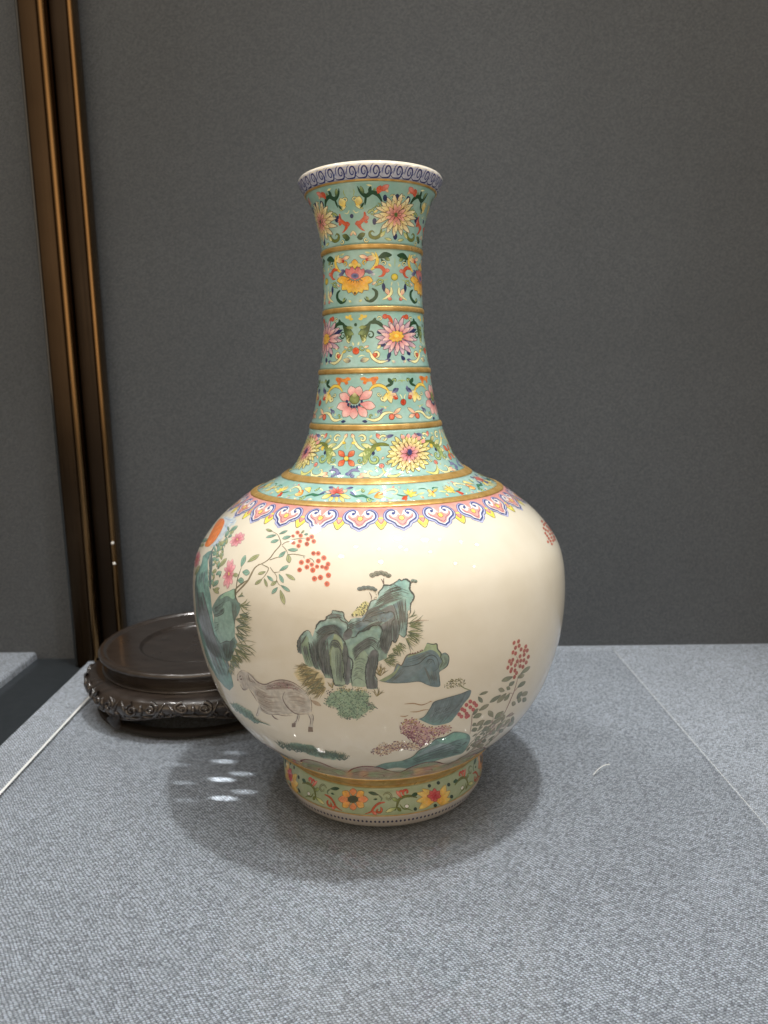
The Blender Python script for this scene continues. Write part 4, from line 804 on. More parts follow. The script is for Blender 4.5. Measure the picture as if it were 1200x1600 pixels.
P = Paint(zC); bush = [(450, 680), (500, 620), (560, 590), (640, 570), (760, 580), (880, 590), (960, 640), (960, 720), (1040, 790), (960, 830), (880, 890), (830, 930), (740, 920), (640, 915), (590, 880), (560, 800), (480, 780), (440, 740)]
P.fill(bush, rockcol([srgb(150, 168, 128), srgb(134, 158, 124), srgb(160, 168, 126)], .03), grid=3.2, edge=PE); P.level(1).speck([(700 + (x - 700) * 1.07, 740 + (y - 740) * 1.08) for x, y in bush], 560, 1.15, [srgb(50, 80, 68), srgb(66, 98, 80), srgb(84, 116, 92), srgb(120, 142, 104), srgb(54, 68, 56)], .5, .3)
P.level(2).speck([(560, 580), (640, 545), (800, 545), (930, 580), (900, 620), (760, 600), (620, 610)], 40, .9, [srgb(190, 176, 110), srgb(90, 90, 54), srgb(160, 146, 84)]); P.speck([(440, 600), (520, 560), (560, 600), (480, 650)], 14, .9, [srgb(90, 78, 84), srgb(108, 96, 84)]); P.speck([(910, 740), (980, 730), (1020, 800), (920, 800)], 12, .9, [srgb(112, 84, 88)])
P.build('painted_shrub', vase)
# --- second rock at the right and the bank below it
P = Paint(zD); rk = [(10, 548), (70, 545), (190, 440), (230, 352), (280, 370), (330, 272), (370, 242), (520, 202), (560, 150), (585, 108), (640, 126), (692, 120), (702, 180), (742, 232), (790, 222), (826, 252), (836, 302), (812, 380), (732, 440), (722, 490), (732, 612), (650, 622), (560, 592), (490, 560), (350, 572), (200, 577), (90, 566)]
P.fill(rk, rockcol([srgb(92, 108, 104), SLATE, srgb(104, 122, 112)], .012, 2), grid=1.8); P.level(1)
P.fill([(560, 150), (590, 115), (690, 128), (710, 190), (750, 240), (740, 290), (690, 220), (620, 190), (540, 215), (400, 260), (350, 280), (380, 245), (520, 205)], rockcol([srgb(150, 162, 112), OLG], .02), grid=1.8); P.fill([(750, 240), (820, 256), (830, 305), (800, 380), (730, 430), (720, 380), (760, 320)], rockcol([srgb(112, 132, 116), srgb(134, 150, 120)], .02), grid=1.8); P.fill([(20, 548), (190, 450), (240, 380), (260, 390), (200, 480), (90, 556)], rockcol([srgb(134, 146, 104)], .02), grid=2); P.fill([(280, 400), (480, 360), (540, 380), (440, 470), (330, 540), (180, 560)], rockcol([srgb(112, 126, 126), srgb(96, 112, 112)], .01), grid=2)
P.level(2).stroke([(585, 108), (640, 126), (692, 120), (702, 180), (742, 232), (738, 280), (758, 320), (740, 380), (720, 430)], 2.0, DK, srgb(70, 84, 50)); P.stroke([(790, 222), (826, 252), (836, 302), (812, 380), (732, 440)], 1.1, DK); P.stroke([(190, 440), (230, 352), (280, 370), (330, 272), (370, 242), (450, 235), (520, 200)], 1.6, srgb(96, 78, 56)); P.stroke([(280, 390), (370, 380), (480, 350), (560, 280), (640, 250), (700, 300), (710, 400), (650, 440)], 1.2, DK); P.stroke([(10, 548), (100, 570), (220, 578), (350, 572), (490, 560), (600, 604), (730, 612)], 1.0, srgb(80, 90, 84)); P.stroke([(722, 480), (730, 610)], 1.0, DK)
P.hatch([(330, 300), (450, 280), (560, 220), (640, 200)], [(360, 380), (480, 330), (570, 270), (640, 270)], 7, .8, G1, G2); P.hatch([(560, 330), (600, 290), (650, 300), (680, 370)], [(600, 370), (620, 340), (640, 350), (650, 400)], 5, .9, DK, G1); P.hatch([(520, 380), (560, 450), (600, 540), (620, 600)], [(680, 440), (690, 500), (700, 560), (710, 600)], 12, .9, G1, G2); P.hatch([(100, 550), (180, 480), (250, 400)], [(180, 560), (280, 480), (330, 410)], 7, .8, G1, G2); P.hatch([(770, 260), (780, 320), (740, 390)], [(815, 280), (815, 330), (770, 390)], 5, .8, G1, DK)
for x, y in ((380, 238), (410, 232), (440, 226), (470, 214), (500, 204), (520, 195)): P.dot(x, y, 9, 11, srgb(110, 70, 52), n=7)
P.build('painted_rock', vase)
P = Paint(zD); sh = [(760, 620), (800, 580), (860, 530), (930, 520), (1000, 520), (1030, 550), (1030, 610), (980, 630), (900, 630), (820, 640)]
P.speck(sh, 130, 1.05, [srgb(96, 96, 54), srgb(124, 116, 66), srgb(160, 150, 96), srgb(84, 78, 50)], .6); P.stroke([(960, 600), (1020, 640), (1090, 662)], 1.5, OLV); P.build('painted_shrub', vase)
P = Paint(zD); bk = [(480, 1000), (550, 968), (620, 870), (662, 802), (780, 762), (950, 712), (1088, 660), (1075, 740), (1010, 820), (962, 900), (902, 980), (842, 1040), (700, 1072), (610, 1060)]
P.fill(bk, rockcol([srgb(72, 90, 96), srgb(92, 110, 112), srgb(84, 100, 100), srgb(104, 140, 130)], .012, 5, (900, 1080, srgb(104, 146, 132), .7)), grid=1.9); P.level(1).hatch([(660, 810), (640, 900), (600, 980), (600, 1050)], [(1070, 680), (1010, 800), (900, 920), (780, 1050)], 24, 1.0, srgb(52, 66, 72), srgb(118, 130, 128)); P.hatch([(560, 980), (700, 890), (880, 820), (1040, 740)], [(640, 1060), (740, 1000), (880, 940), (960, 880)], 9, 1.0, srgb(60, 74, 78), srgb(110, 126, 124)); P.stroke([(480, 1000), (550, 968), (620, 870), (662, 802), (780, 762), (950, 712), (1088, 660)], 1.5, srgb(66, 82, 82))
P.build('painted_bank', vase)
P = Paint(zD)
for pts in ([(310, 825), (420, 818), (520, 835), (620, 798)], [(380, 915), (460, 915), (540, 895), (600, 890)], [(260, 965), (320, 970), (360, 955)], [(600, 800), (640, 790)]): P.stroke(pts, 1.6, srgb(176, 138, 92), srgb(150, 112, 76), taper=(.2, .3))
P.build('painted_ripples', vase)
# --- maroon and gold shrub, teal rock at the foot of the scene
P = Paint(zG); s1_ = [(420, 440), (450, 360), (520, 320), (600, 320), (680, 390), (800, 420), (900, 400), (1000, 410), (1000, 460), (930, 500), (850, 540), (760, 590), (680, 640), (640, 660), (600, 600), (540, 570), (500, 520), (430, 490)]; s2_ = [(80, 700), (130, 650), (200, 610), (330, 600), (430, 580), (480, 600), (600, 600), (640, 680), (560, 690), (400, 690), (260, 740), (180, 750), (110, 730)]
P.fill(s1_, rockcol([srgb(206, 172, 140), srgb(190, 142, 136), srgb(206, 176, 140)], .012), grid=3.4, edge=PE); P.fill(s2_, rockcol([srgb(206, 180, 140), srgb(196, 164, 132)], .012), grid=3.4, edge=PE); P.level(2)
P.speck([(720 + (x - 720) * 1.06, 480 + (y - 480) * 1.08) for x, y in s1_], 460, 1.15, [srgb(112, 40, 66), srgb(136, 58, 82), srgb(160, 96, 110), srgb(190, 150, 84), srgb(236, 214, 176), srgb(120, 48, 74)], .7); P.speck([(360 + (x - 360) * 1.05, 670 + (y - 670) * 1.12) for x, y in s2_], 260, 1.1, [srgb(96, 46, 66), srgb(132, 70, 84), srgb(170, 130, 86), srgb(240, 228, 200), srgb(116, 80, 92)], .7); P.level(3).speck([(420, 470), (560, 470), (600, 580), (680, 620), (640, 650), (540, 580)], 70, 1.2, [srgb(118, 48, 66), srgb(140, 66, 80)], .7)
P.speck([(450, 340), (600, 325), (600, 400), (440, 420)], 26, .9, [srgb(150, 116, 50), srgb(186, 150, 70)], .7); P.build('painted_shrub', vase)
P = Paint(zG); rr = [(100, 892), (230, 842), (440, 812), (560, 765), (640, 690), (740, 642), (830, 562), (940, 532), (1050, 476), (1190, 492), (1235, 540), (1215, 620), (1150, 720), (1060, 752), (880, 800), (720, 860), (540, 905), (380, 895), (220, 915)]
P.fill(rr, rockcol([srgb(76, 106, 100), srgb(96, 132, 118), srgb(120, 158, 136)], .010, 3), grid=2.0, edge=srgb(112, 140, 122)); P.level(1).fill([(840, 570), (950, 535), (1050, 490), (1180, 500), (1180, 560), (1080, 570), (1000, 600), (900, 600)], rockcol([srgb(120, 168, 142), srgb(104, 150, 130)], .01), grid=2, edge=srgb(110, 150, 130)); P.fill([(760, 650), (900, 610), (1060, 640), (1020, 690), (880, 690), (700, 740), (600, 760), (680, 700)], rockcol([srgb(140, 154, 150), srgb(120, 140, 136)], .01), grid=2.2, edge=srgb(100, 124, 116))
P.level(2).stroke([(440, 812), (560, 765), (640, 690), (740, 642), (830, 562), (940, 532), (1050, 476), (1190, 492)], 1.5, srgb(60, 72, 60)); P.hatch([(560, 790), (740, 700), (900, 640), (1100, 560), (1200, 540)], [(560, 850), (760, 800), (930, 770), (1080, 740), (1180, 660)], 14, 1.1, srgb(44, 72, 70), srgb(80, 104, 100)); P.hatch([(1080, 600), (1140, 610), (1200, 570)], [(1020, 740), (1120, 740), (1200, 660)], 9, 1.4, srgb(38, 60, 60), srgb(60, 84, 80))
P.build('painted_rock', vase)
# --- the ram
P = Paint(zE); FUR, FUR2, FLN = srgb(200, 188, 168), srgb(186, 174, 156), srgb(104, 84, 78)
bodyp = [(160, 250), (162, 185), (205, 132), (280, 150), (340, 190), (400, 258), (480, 292), (580, 256), (680, 242), (800, 268), (900, 332), (980, 402), (1012, 480), (1022, 560), (1032, 620), (960, 640), (880, 645), (800, 640), (720, 660), (600, 642), (500, 640), (440, 600), (405, 560), (390, 490), (362, 440), (330, 390), (300, 350), (262, 362), (222, 352), (190, 292)]
P.fill(bodyp, lambda x, y: mixc(mixc(FUR, FUR2, .5 + .6 * nz(x, y, .02)), srgb(158, 132, 122), max(0, min(.6, (330 - y) / 130)) if x > 400 else .1), grid=2.4, edge=srgb(214, 198, 170))
for leg in ([(950, 630), (1010, 650), (1045, 670), (1040, 740), (1045, 800), (990, 800), (1010, 720), (990, 660)], [(860, 640), (890, 648), (862, 710), (850, 760), (800, 790), (796, 760), (835, 715)], [(405, 560), (440, 600), (415, 640), (405, 665), (378, 662), (392, 610)]): P.fill(leg, FUR, grid=1.8)
P.level(1)
P.fill([(990, 790), (1040, 795), (1045, 850), (985, 850)], srgb(118, 92, 70), grid=2, smooth=False); P.fill([(798, 750), (842, 745), (838, 795), (795, 795)], srgb(110, 84, 66), grid=2, smooth=False); P.petal(1020, 480, 1140, 545, 46, srgb(168, 140, 108), srgb(186, 160, 126))
P.level(2)
for pts, w_ in (([(280, 152), (330, 200), (390, 262), (480, 294), (580, 258), (680, 242), (800, 268), (900, 332), (980, 402)], 1.6), ([(280, 160), (300, 230), (350, 280)], .9), ([(282, 220), (310, 260), (360, 250)], .7), ([(162, 250), (160, 185), (205, 130), (260, 140)], .7), ([(190, 292), (222, 352), (250, 362), (290, 320)], .7), ([(300, 350), (330, 395), (362, 445), (395, 500)], 1.0), ([(400, 380), (388, 420)], 1.6), ([(405, 560), (395, 620), (378, 655), (400, 668)], 1.0), ([(712, 380), (690, 450), (730, 540), (800, 610), (860, 640), (960, 640), (1000, 640)], 1.5), ([(440, 600), (520, 640), (620, 645), (720, 662), (820, 650)], .8), ([(560, 650), (600, 690), (640, 705)], 1.6), ([(425, 545), (450, 590), (510, 620)], .9), ([(990, 650), (1015, 710), (1010, 780)], 1.1), ([(1030, 640), (1050, 670), (1040, 760)], .9), ([(870, 650), (850, 720), (805, 755)], 1.1), ([(890, 655), (870, 730)], .7), ([(1015, 440), (1030, 560), (1020, 630)], .8)): P.stroke(pts, w_, FLN, srgb(126, 98, 82), jit=.2)
P.dot(205, 232, 12, 10, srgb(90, 60, 52)); P.dot(165, 240, 8, 12, srgb(130, 92, 78)); P.petal(180, 210, 205, 190, 14, FLN, FLN); P.stroke([(215, 340), (240, 355), (258, 340)], 1.0, FLN)
P.hatch([(480, 310), (580, 280), (700, 260), (820, 290), (920, 350)], [(500, 360), (600, 350), (700, 350), (820, 350), (900, 400)], 12, .9, srgb(112, 84, 76), srgb(150, 118, 104)); P.hatch([(310, 200), (370, 270), (450, 310)], [(330, 260), (400, 330), (500, 370)], 6, .8, FLN, FUR2); P.hatch([(440, 420), (520, 430), (640, 420)], [(480, 560), (560, 570), (660, 560)], 10, .7, srgb(150, 124, 104), FUR2); P.hatch([(780, 420), (860, 420), (950, 460)], [(820, 560), (880, 560), (960, 580)], 8, .6, srgb(160, 134, 112), FUR2)
P.hatch([(330, 300), (420, 360), (520, 400), (640, 400)], [(420, 560), (500, 600), (580, 620), (680, 620)], 26, .7, srgb(140, 118, 104), srgb(190, 174, 152)); P.hatch([(740, 380), (840, 380), (960, 430)], [(780, 600), (880, 620), (1000, 600)], 22, .7, srgb(150, 126, 112), srgb(196, 178, 156)); P.hatch([(170, 200), (200, 250), (230, 330)], [(270, 170), (280, 240), (280, 310)], 8, .6, srgb(160, 136, 120), FUR2)
P.level(3).speck([(500, 320), (620, 265), (760, 265), (880, 330), (860, 370), (700, 330), (560, 350)], 46, .8, [srgb(96, 72, 66), srgb(150, 112, 112), srgb(176, 134, 126)]); P.build('painted_ram', vase)
# --- grassy banks round the ram
BG = [srgb(70, 110, 92), srgb(88, 126, 104), srgb(60, 92, 80), srgb(112, 140, 108)]
P = Paint(zE); P.fill([(90, 520), (160, 510), (260, 570), (330, 610), (380, 700), (480, 745), (380, 745), (300, 715), (210, 650), (140, 590)], rockcol([srgb(120, 146, 120), srgb(136, 158, 130)], .03), grid=2.8, edge=PE); P.level(1)
for i in range(20): P.tuft(110 + i * 15, 555 + i * 9.6 + (i * 37 % 7) * 5, 6, 66, 40, 140, .9, BG)
P.stroke([(380, 720), (470, 745), (550, 775)], 1.2, BG[0]); P.build('painted_grass', vase)
P = Paint(ZF1); P.fill([(0, 130), (110, 160), (200, 130), (300, 150), (420, 170), (540, 240), (640, 250), (740, 270), (850, 295), (740, 305), (660, 340), (520, 320), (400, 290), (260, 230), (120, 190)], rockcol([srgb(88, 122, 104), srgb(108, 138, 114), srgb(124, 140, 110)], .02), grid=2.8, edge=PE); P.level(1)
for i in range(30): P.tuft(40 + i * 25, 172 + i * 4.6 + (i * 37 % 11) * 4, 7, 70, 30, 150, .9, [srgb(66, 96, 80), srgb(84, 108, 84), srgb(96, 104, 78), srgb(60, 84, 74)])
P.build('painted_grass', vase)
# --- the spray of red berries at the upper left
BR = srgb(112, 96, 66)
P = Paint(zK)
for pts, w_ in (([(-285, 1080), (-240, 1030), (-120, 900), (-20, 720), (60, 660)], 2.6), ([(60, 665), (130, 630), (205, 570), (270, 480), (345, 395), (358, 345), (322, 250), (285, 215), (180, 160)], 1.5), ([(200, 600), (270, 575), (335, 555)], 1.2), ([(375, 385), (420, 350), (480, 330), (560, 300), (640, 290), (720, 285)], 1.2), ([(378, 395), (430, 450), (465, 520)], 1.2), ([(465, 525), (540, 515), (640, 530), (715, 545)], 1.2), ([(690, 545), (695, 580)], 1.6), ([(770, 575), (815, 595), (840, 640)], 1.3), ([(90, 665), (140, 690), (180, 715), (165, 770), (110, 850), (60, 890)], 1.2), ([(205, 705), (240, 755), (265, 780), (350, 770)], 1.2), ([(265, 780), (300, 840), (295, 900), (260, 930)], 1.1), ([(300, 890), (330, 950), (370, 975)], .9), ([(0, 700), (50, 655)], 1.0)): P.stroke(pts, w_, BR, srgb(128, 112, 80), taper=(.8, .4))
P.level(1)
LT, LO = (srgb(96, 140, 118), srgb(140, 172, 146)), (srgb(140, 140, 84), srgb(176, 172, 120))
for x0, y0, x1, y1, w_, c in ((235, 185, 148, 160, 34, LO), (290, 238, 148, 276, 36, LT), (325, 312, 218, 345, 44, LT), (340, 225, 452, 178, 30, LT), (500, 258, 385, 292, 44, LT), (465, 455, 602, 455, 44, LT), (425, 478, 332, 560, 46, LT), (462, 520, 482, 640, 66, LO), (345, 752, 465, 682, 44, LT), (435, 805, 562, 885, 46, LO), (338, 810, 395, 925, 46, LT), (165, 832, 246, 902, 40, LT), (122, 872, 162, 980, 34, LO), (300, 908, 218, 962, 44, LO), (310, 998, 232, 1082, 46, LT), (365, 968, 488, 1050, 42, LT), (352, 1036, 412, 1235, 60, LO), (135, 770, 35, 802, 36, LO), (85, 880, -10, 950, 40, LO), (655, 215, 695, 175, 22, LO), (700, 235, 750, 225, 26, LT)):
    P.petal(x0, y0, x1, y1, w_, c[0], c[1], srgb(70, 84, 66), .45, vein=srgb(66, 92, 76))
P.build('painted_branch', vase)
P = Paint(zK)
for x, y, r_ in ((600, 205, 28), (645, 250, 28), (535, 255, 22), (540, 350, 29), (635, 330, 28), (615, 397, 29), (735, 370, 32), (750, 300, 30), (805, 265, 32), (835, 332, 31)): P.dot(x, y, r_, r_ * .95, (srgb(140, 62, 40), srgb(206, 92, 62)), srgb(226, 160, 120), ow=.5, n=14); P.level(2).dot(x - 3, y, r_ * .28, r_ * .28, srgb(110, 56, 40)).level(0)
P.build('painted_berries', vase)
P = Paint(zK)
for x, y, r_ in ((830, 505, 30), (900, 505, 31), (980, 570, 35), (1040, 660, 32), (1015, 715, 35), (900, 615, 32), (750, 615, 31), (655, 635, 34), (805, 667, 29), (880, 697, 28), (955, 700, 25), (735, 702, 32), (630, 742, 32), (820, 746, 36), (845, 870, 36), (930, 852, 36), (1045, 820, 36), (1025, 945, 37)): P.dot(x, y, r_, r_, (srgb(150, 66, 42), srgb(210, 92, 62)), srgb(228, 160, 120), ow=.5, n=14); P.level(2).dot(x - 3, y, r_ * .28, r_ * .28, srgb(120, 56, 40)).level(0)
P.build('painted_berries', vase)
# --- rocks, peonies and sun at the far left
P = Paint(zJ); P.fill([(520, 80), (620, 60), (760, 110), (720, 200), (640, 260), (560, 380), (470, 500), (380, 560), (260, 480), (330, 330), (420, 180)], lambda x, y: srgb(196, 202, 198), grid=3.4, edge=PE); P.level(1)
for pts in ([(560, 90), (620, 120), (700, 130)], [(560, 200), (600, 260), (560, 330)], [(480, 420), (430, 500), (400, 540)], [(640, 170), (700, 160)]): P.stroke(pts, 1.4, srgb(150, 170, 196))
P.build('painted_cloud', vase)
P = Paint(zJ, base=.00016); P.fill([(545, 110), (560, 165), (505, 300), (412, 450), (312, 540), (252, 522), (300, 420), (378, 262), (440, 160), (500, 106)], rockcol([srgb(232, 112, 34), srgb(240, 126, 44)], .02), grid=2.2); P.build('painted_sun', vase)
P = Paint(zJ)
cl = [(400, 505), (360, 600), (300, 620), (222, 690), (202, 800), (112, 980), (95, 1150), (100, 1300)] + [(x, y + 1200) for x, y in ((100, 100), (112, 300), (122, 480), (200, 800), (268, 1050), (330, 1200), (440, 1390), (560, 1530), (640, 1590), (700, 1520), (662, 1320), (600, 1200), (520, 1050), (490, 860), (400, 640), (362, 300), (342, 100))] + [(310, 1150), (300, 900), (300, 760), (345, 650), (410, 540)]
P.fill(cl, rockcol([srgb(88, 110, 106), srgb(104, 150, 136), srgb(92, 130, 122), srgb(128, 166, 148)], .009, 2), grid=2.2, smooth=False); P.level(1)
P.fill([(230, 700), (290, 740), (290, 900), (250, 1100), (300, 1350), (380, 1700), (470, 2000), (540, 2250), (480, 2200), (380, 1950), (290, 1650), (200, 1380), (130, 1200), (140, 1000), (200, 850)], rockcol([srgb(116, 166, 150), srgb(132, 172, 156)], .01), grid=2.2, edge=srgb(110, 150, 138))
P.level(2).hatch([(330, 640), (320, 760), (330, 900), (320, 1060), (330, 1200)], [(400, 540), (380, 700), (370, 850), (350, 1000), (345, 1200)], 7, 1.3, srgb(50, 72, 72), srgb(84, 104, 104)); P.hatch([(120, 1250), (130, 1480), (180, 1720), (260, 2000), (350, 2280), (480, 2560)], [(230, 1250), (290, 1480), (360, 1740), (440, 2020), (540, 2260), (640, 2560)], 40, 1.2, srgb(50, 62, 62), srgb(104, 110, 112)); P.hatch([(110, 1000), (100, 1150), (110, 1350)], [(280, 900), (250, 1100), (300, 1350)], 10, 1.0, srgb(76, 104, 100), srgb(120, 130, 136)); P.hatch([(420, 1900), (480, 2100), (560, 2300), (620, 2500)], [(490, 2040), (560, 2200), (620, 2380), (680, 2540)], 10, 1.2, srgb(70, 92, 92), srgb(104, 124, 120))
P.build('painted_cliff', vase)
P = Paint(zL)
P.fill([(640, 30), (722, 0), (732, 120), (770, 200), (810, 240), (800, 330), (762, 420), (728, 470), (722, 560), (720, 740), (760, 850), (700, 1000), (660, 1110), (560, 1120), (500, 960), (470, 850), (392, 640), (400, 450), (368, 330), (382, 260), (470, 120), (560, 60)], rockcol([srgb(76, 96, 92), srgb(104, 132, 118), srgb(88, 112, 106)], .010, 6), grid=2.2); P.level(1)
P.fill([(545, 235), (650, 200), (682, 430), (715, 560), (716, 740), (650, 826), (590, 815), (500, 856), (450, 780), (402, 640), (402, 440), (520, 382)], rockcol([srgb(136, 166, 146), srgb(126, 158, 142)], .006), grid=2.2); P.fill([(640, 40), (715, 10), (725, 120), (690, 160), (600, 110), (520, 150), (480, 160), (560, 70)], rockcol([srgb(122, 168, 146), srgb(140, 172, 140)], .01), grid=2.2)
P.level(2).stroke([(722, 0), (732, 120), (770, 200)], 1.8, srgb(70, 66, 40)); P.stroke([(470, 860), (520, 845), (590, 815), (650, 826), (690, 780), (722, 750)], 1.5, srgb(50, 64, 58)); P.stroke([(400, 440), (470, 420), (540, 380), (560, 330)], 1.3, DK); P.hatch([(400, 300), (470, 260), (560, 190)], [(400, 430), (480, 400), (560, 340)], 14, 1.4, srgb(48, 64, 62), srgb(88, 108, 100)); P.hatch([(670, 200), (680, 330), (700, 450), (715, 560)], [(770, 230), (760, 330), (740, 430), (722, 520)], 9, 1.2, srgb(66, 78, 70), srgb(100, 112, 100)); P.hatch([(480, 880), (520, 1000), (560, 1110)], [(730, 800), (700, 960), (650, 1100)], 30, 1.5, srgb(36, 50, 46), srgb(76, 94, 84)); P.hatch([(405, 520), (440, 520), (480, 500)], [(405, 680), (440, 650), (470, 620)], 9, .9, srgb(70, 92, 86), srgb(96, 120, 110))
P.build('painted_boulder', vase)
P = Paint(zL); GB = [srgb(96, 108, 66), srgb(120, 124, 78), srgb(78, 90, 60), srgb(140, 136, 92)]
for x, y, n, L, a0, a1 in ((770, 130, 5, 110, 0, 60), (800, 260, 9, 180, -50, 50), (800, 400, 10, 200, -60, 20), (740, 470, 9, 240, -50, 10), (740, 600, 12, 280, -50, 20), (740, 700, 8, 240, -60, -5), (740, 860, 13, 340, -60, 5), (720, 930, 12, 300, -80, -15), (680, 1030, 10, 240, -85, -20), (660, 1120, 9, 200, -90, -30), (640, 1200, 8, 160, -100, -30)): P.tuft(x, y, n, L, a0, a1, 1.3, GB + [srgb(86, 106, 90)])
P.build('painted_grass', vase)
def peony(z, x, y, rx, ry, rot):
    Q = Paint(z); c, s_ = math.cos(rot), math.sin(rot)
    for j, (n, r0, r1, w_, c0, c1) in enumerate(((9, .25, 1.0, .62, srgb(206, 110, 118), srgb(232, 176, 172)), (7, .15, .72, .5, srgb(190, 84, 100), srgb(226, 150, 150)), (5, .05, .42, .36, srgb(170, 60, 84), srgb(214, 120, 128)))):
        for i in range(n):
            a = 2 * PI * (i + .4 * j) / n; X0, Y0, X1, Y1 = r0 * rx * math.cos(a), r0 * ry * math.sin(a), r1 * rx * math.cos(a), r1 * ry * math.sin(a)
            Q.petal(x + X0 * c - Y0 * s_, y + X0 * s_ + Y0 * c, x + X1 * c - Y1 * s_, y + X1 * s_ + Y1 * c, w_ * min(rx, ry), c0, c1, srgb(176, 100, 108), .35)
        Q.level(Q.lv + 1)
    Q.dot(x, y, rx * .12, ry * .12, srgb(222, 190, 96)); Q.build('painted_peony', vase)
peony(zJ, 760, 430, 80, 140, R(48)); peony(zJ, 630, 965, 88, 235, R(10)); peony(zJ, 130, 740, 45, 130, R(12))
P = Paint(zJ); P.stroke([(560, 560), (580, 440), (600, 340), (700, 250)], 1.2, BR); P.stroke([(440, 640), (470, 560), (560, 480)], 1.0, BR); P.stroke([(740, 1250), (760, 1060), (830, 850)], 1.4, srgb(90, 80, 56)); P.stroke([(745, 1300), (740, 1200), (860, 1100), (930, 1060)], 2.2, srgb(100, 90, 60)); P.level(1)
for x0, y0, x1, y1, w_, c in ((640, 310, 760, 220, 46, LT), (570, 390, 625, 295, 44, LT), (620, 400, 670, 355, 34, LT), (560, 500, 600, 400, 44, LT), (520, 540, 570, 470, 44, LT), (440, 620, 510, 530, 50, LT), (380, 680, 450, 630, 44, LT), (480, 700, 540, 650, 54, LO), (370, 760, 430, 720, 60, LT), (480, 860, 590, 725, 50, LO), (440, 860, 480, 770, 36, LO), (430, 980, 510, 930, 56, LT), (370, 960, 430, 900, 44, LO), (380, 1160, 460, 1070, 60, LT), (320, 1150, 370, 1060, 46, LT), (820, 850, 885, 680, 62, LT), (925, 780, 1100, 668, 60, LO), (845, 940, 950, 950, 90, LT), (770, 1070, 860, 1070, 90, LT), (690, 990, 770, 980, 60, LO), (200, 470, 300, 420, 44, LT), (170, 540, 240, 500, 36, LO), (100, 980, 170, 840, 40, LO), (380, 1200, 470, 1270, 50, LO), (400, 1210, 480, 1190, 40, LO)): P.petal(x0, y0, x1, y1, w_, c[0], c[1], srgb(74, 88, 68), .4, vein=srgb(76, 100, 82))
fol = [(320, 1200), (330, 700), (420, 560), (560, 300), (700, 230), (640, 420), (540, 640), (500, 900), (480, 1200)]
for i in range(46):
    while True:
        fx_, fy_ = P.rnd.uniform(320, 700), P.rnd.uniform(230, 1200)
        if inside((fx_, fy_), fol): break
    an = P.rnd.uniform(-2.2, -.5); ll = P.rnd.uniform(40, 95); P.petal(fx_, fy_, fx_ + ll * math.cos(an) * .75, fy_ + ll * math.sin(an), P.rnd.uniform(20, 38), *P.rnd.choice((LT, LO, (srgb(70, 104, 88), srgb(104, 134, 112)))), srgb(74, 88, 68), .3)
P.build('painted_leaves', vase)
# --- berry sprays at the lower right
P = Paint(zH)
for pts, w_ in (([(720, 960), (770, 860), (830, 720), (850, 670), (890, 530), (900, 460)], 1.3), ([(780, 695), (840, 700)], 1.0), ([(840, 690), (900, 620), (960, 570)], .9), ([(890, 520), (940, 450), (1020, 395)], .8), ([(870, 260), (900, 320), (890, 400)], .7), ([(880, 760), (930, 710), (980, 690)], .7), ([(330, 1180), (350, 1050), (360, 950), (400, 890), (460, 880), (540, 830)], 1.2), ([(560, 1130), (600, 1010), (600, 960)], 1.0), ([(400, 1330), (520, 1180), (620, 1060), (700, 960)], 1.0), ([(330, 1400), (470, 1260), (600, 1120), (720, 1020)], .9), ([(480, 1340), (640, 1200), (760, 1080), (840, 980)], 1.0)): P.stroke(pts, w_, srgb(134, 96, 76), srgb(150, 116, 92))
P.level(1); LS = [(srgb(104, 108, 76), srgb(136, 134, 98)), (srgb(92, 98, 74), srgb(120, 122, 90)), (srgb(120, 116, 84), srgb(146, 138, 104))]
for i, (x0, y0, x1, y1, w_) in enumerate(((830, 505, 705, 555, 50), (850, 560, 790, 610, 40), (890, 520, 965, 480, 42), (930, 470, 1035, 385, 40), (890, 630, 980, 560, 42), (735, 670, 668, 650, 50), (770, 660, 790, 620, 44), (690, 720, 565, 805, 40), (755, 700, 650, 810, 46), (795, 705, 735, 785, 36), (880, 760, 940, 680, 40), (940, 730, 1005, 680, 44), (900, 810, 915, 745, 44), (950, 800, 985, 750, 44), (830, 845, 855, 795, 44), (445, 715, 540, 680, 28), (430, 740, 475, 805, 44), (440, 900, 550, 830, 40), (370, 985, 465, 940, 50), (370, 950, 420, 880, 34), (600, 975, 550, 905, 60), (620, 1000, 695, 920, 44), (490, 1065, 580, 1020, 44), (400, 1080, 500, 1015, 40), (360, 1080, 400, 1050, 34), (350, 1140, 415, 1110, 44), (600, 1060, 700, 985, 40), (640, 1120, 710, 1045, 34), (470, 1145, 560, 1090, 40), (520, 1160, 580, 1110, 34), (590, 1180, 620, 1130, 40), (670, 1160, 720, 1120, 34), (740, 1060, 800, 1000, 30), (770, 1090, 845, 1030, 34), (820, 1040, 840, 970, 34), (700, 1030, 740, 950, 30), (390, 1250, 450, 1200, 34), (470, 1270, 520, 1240, 30), (410, 1330, 490, 1300, 44))): P.petal(x0, y0, x1, y1, w_, *LS[i % 3], srgb(78, 80, 60), .35)
P.build('painted_branch', vase)
P = Paint(zH)
for x, y in ((848, 108), (900, 90), (908, 142), (865, 165), (835, 220), (866, 232), (930, 185), (985, 150), (968, 200), (1002, 198), (965, 248), (1015, 272), (918, 265), (962, 312), (990, 338), (925, 318), (885, 325), (832, 308), (795, 322), (815, 352), (862, 372), (918, 380), (952, 388), (775, 398), (818, 418), (858, 432), (876, 462), (810, 440), (852, 508)): P.dot(x, y, 15, 25, (srgb(176, 76, 56), srgb(150, 58, 44)), srgb(214, 150, 116), rot=.35, ow=.4, n=10)
P.build('painted_berries', vase)
P = Paint(zH)
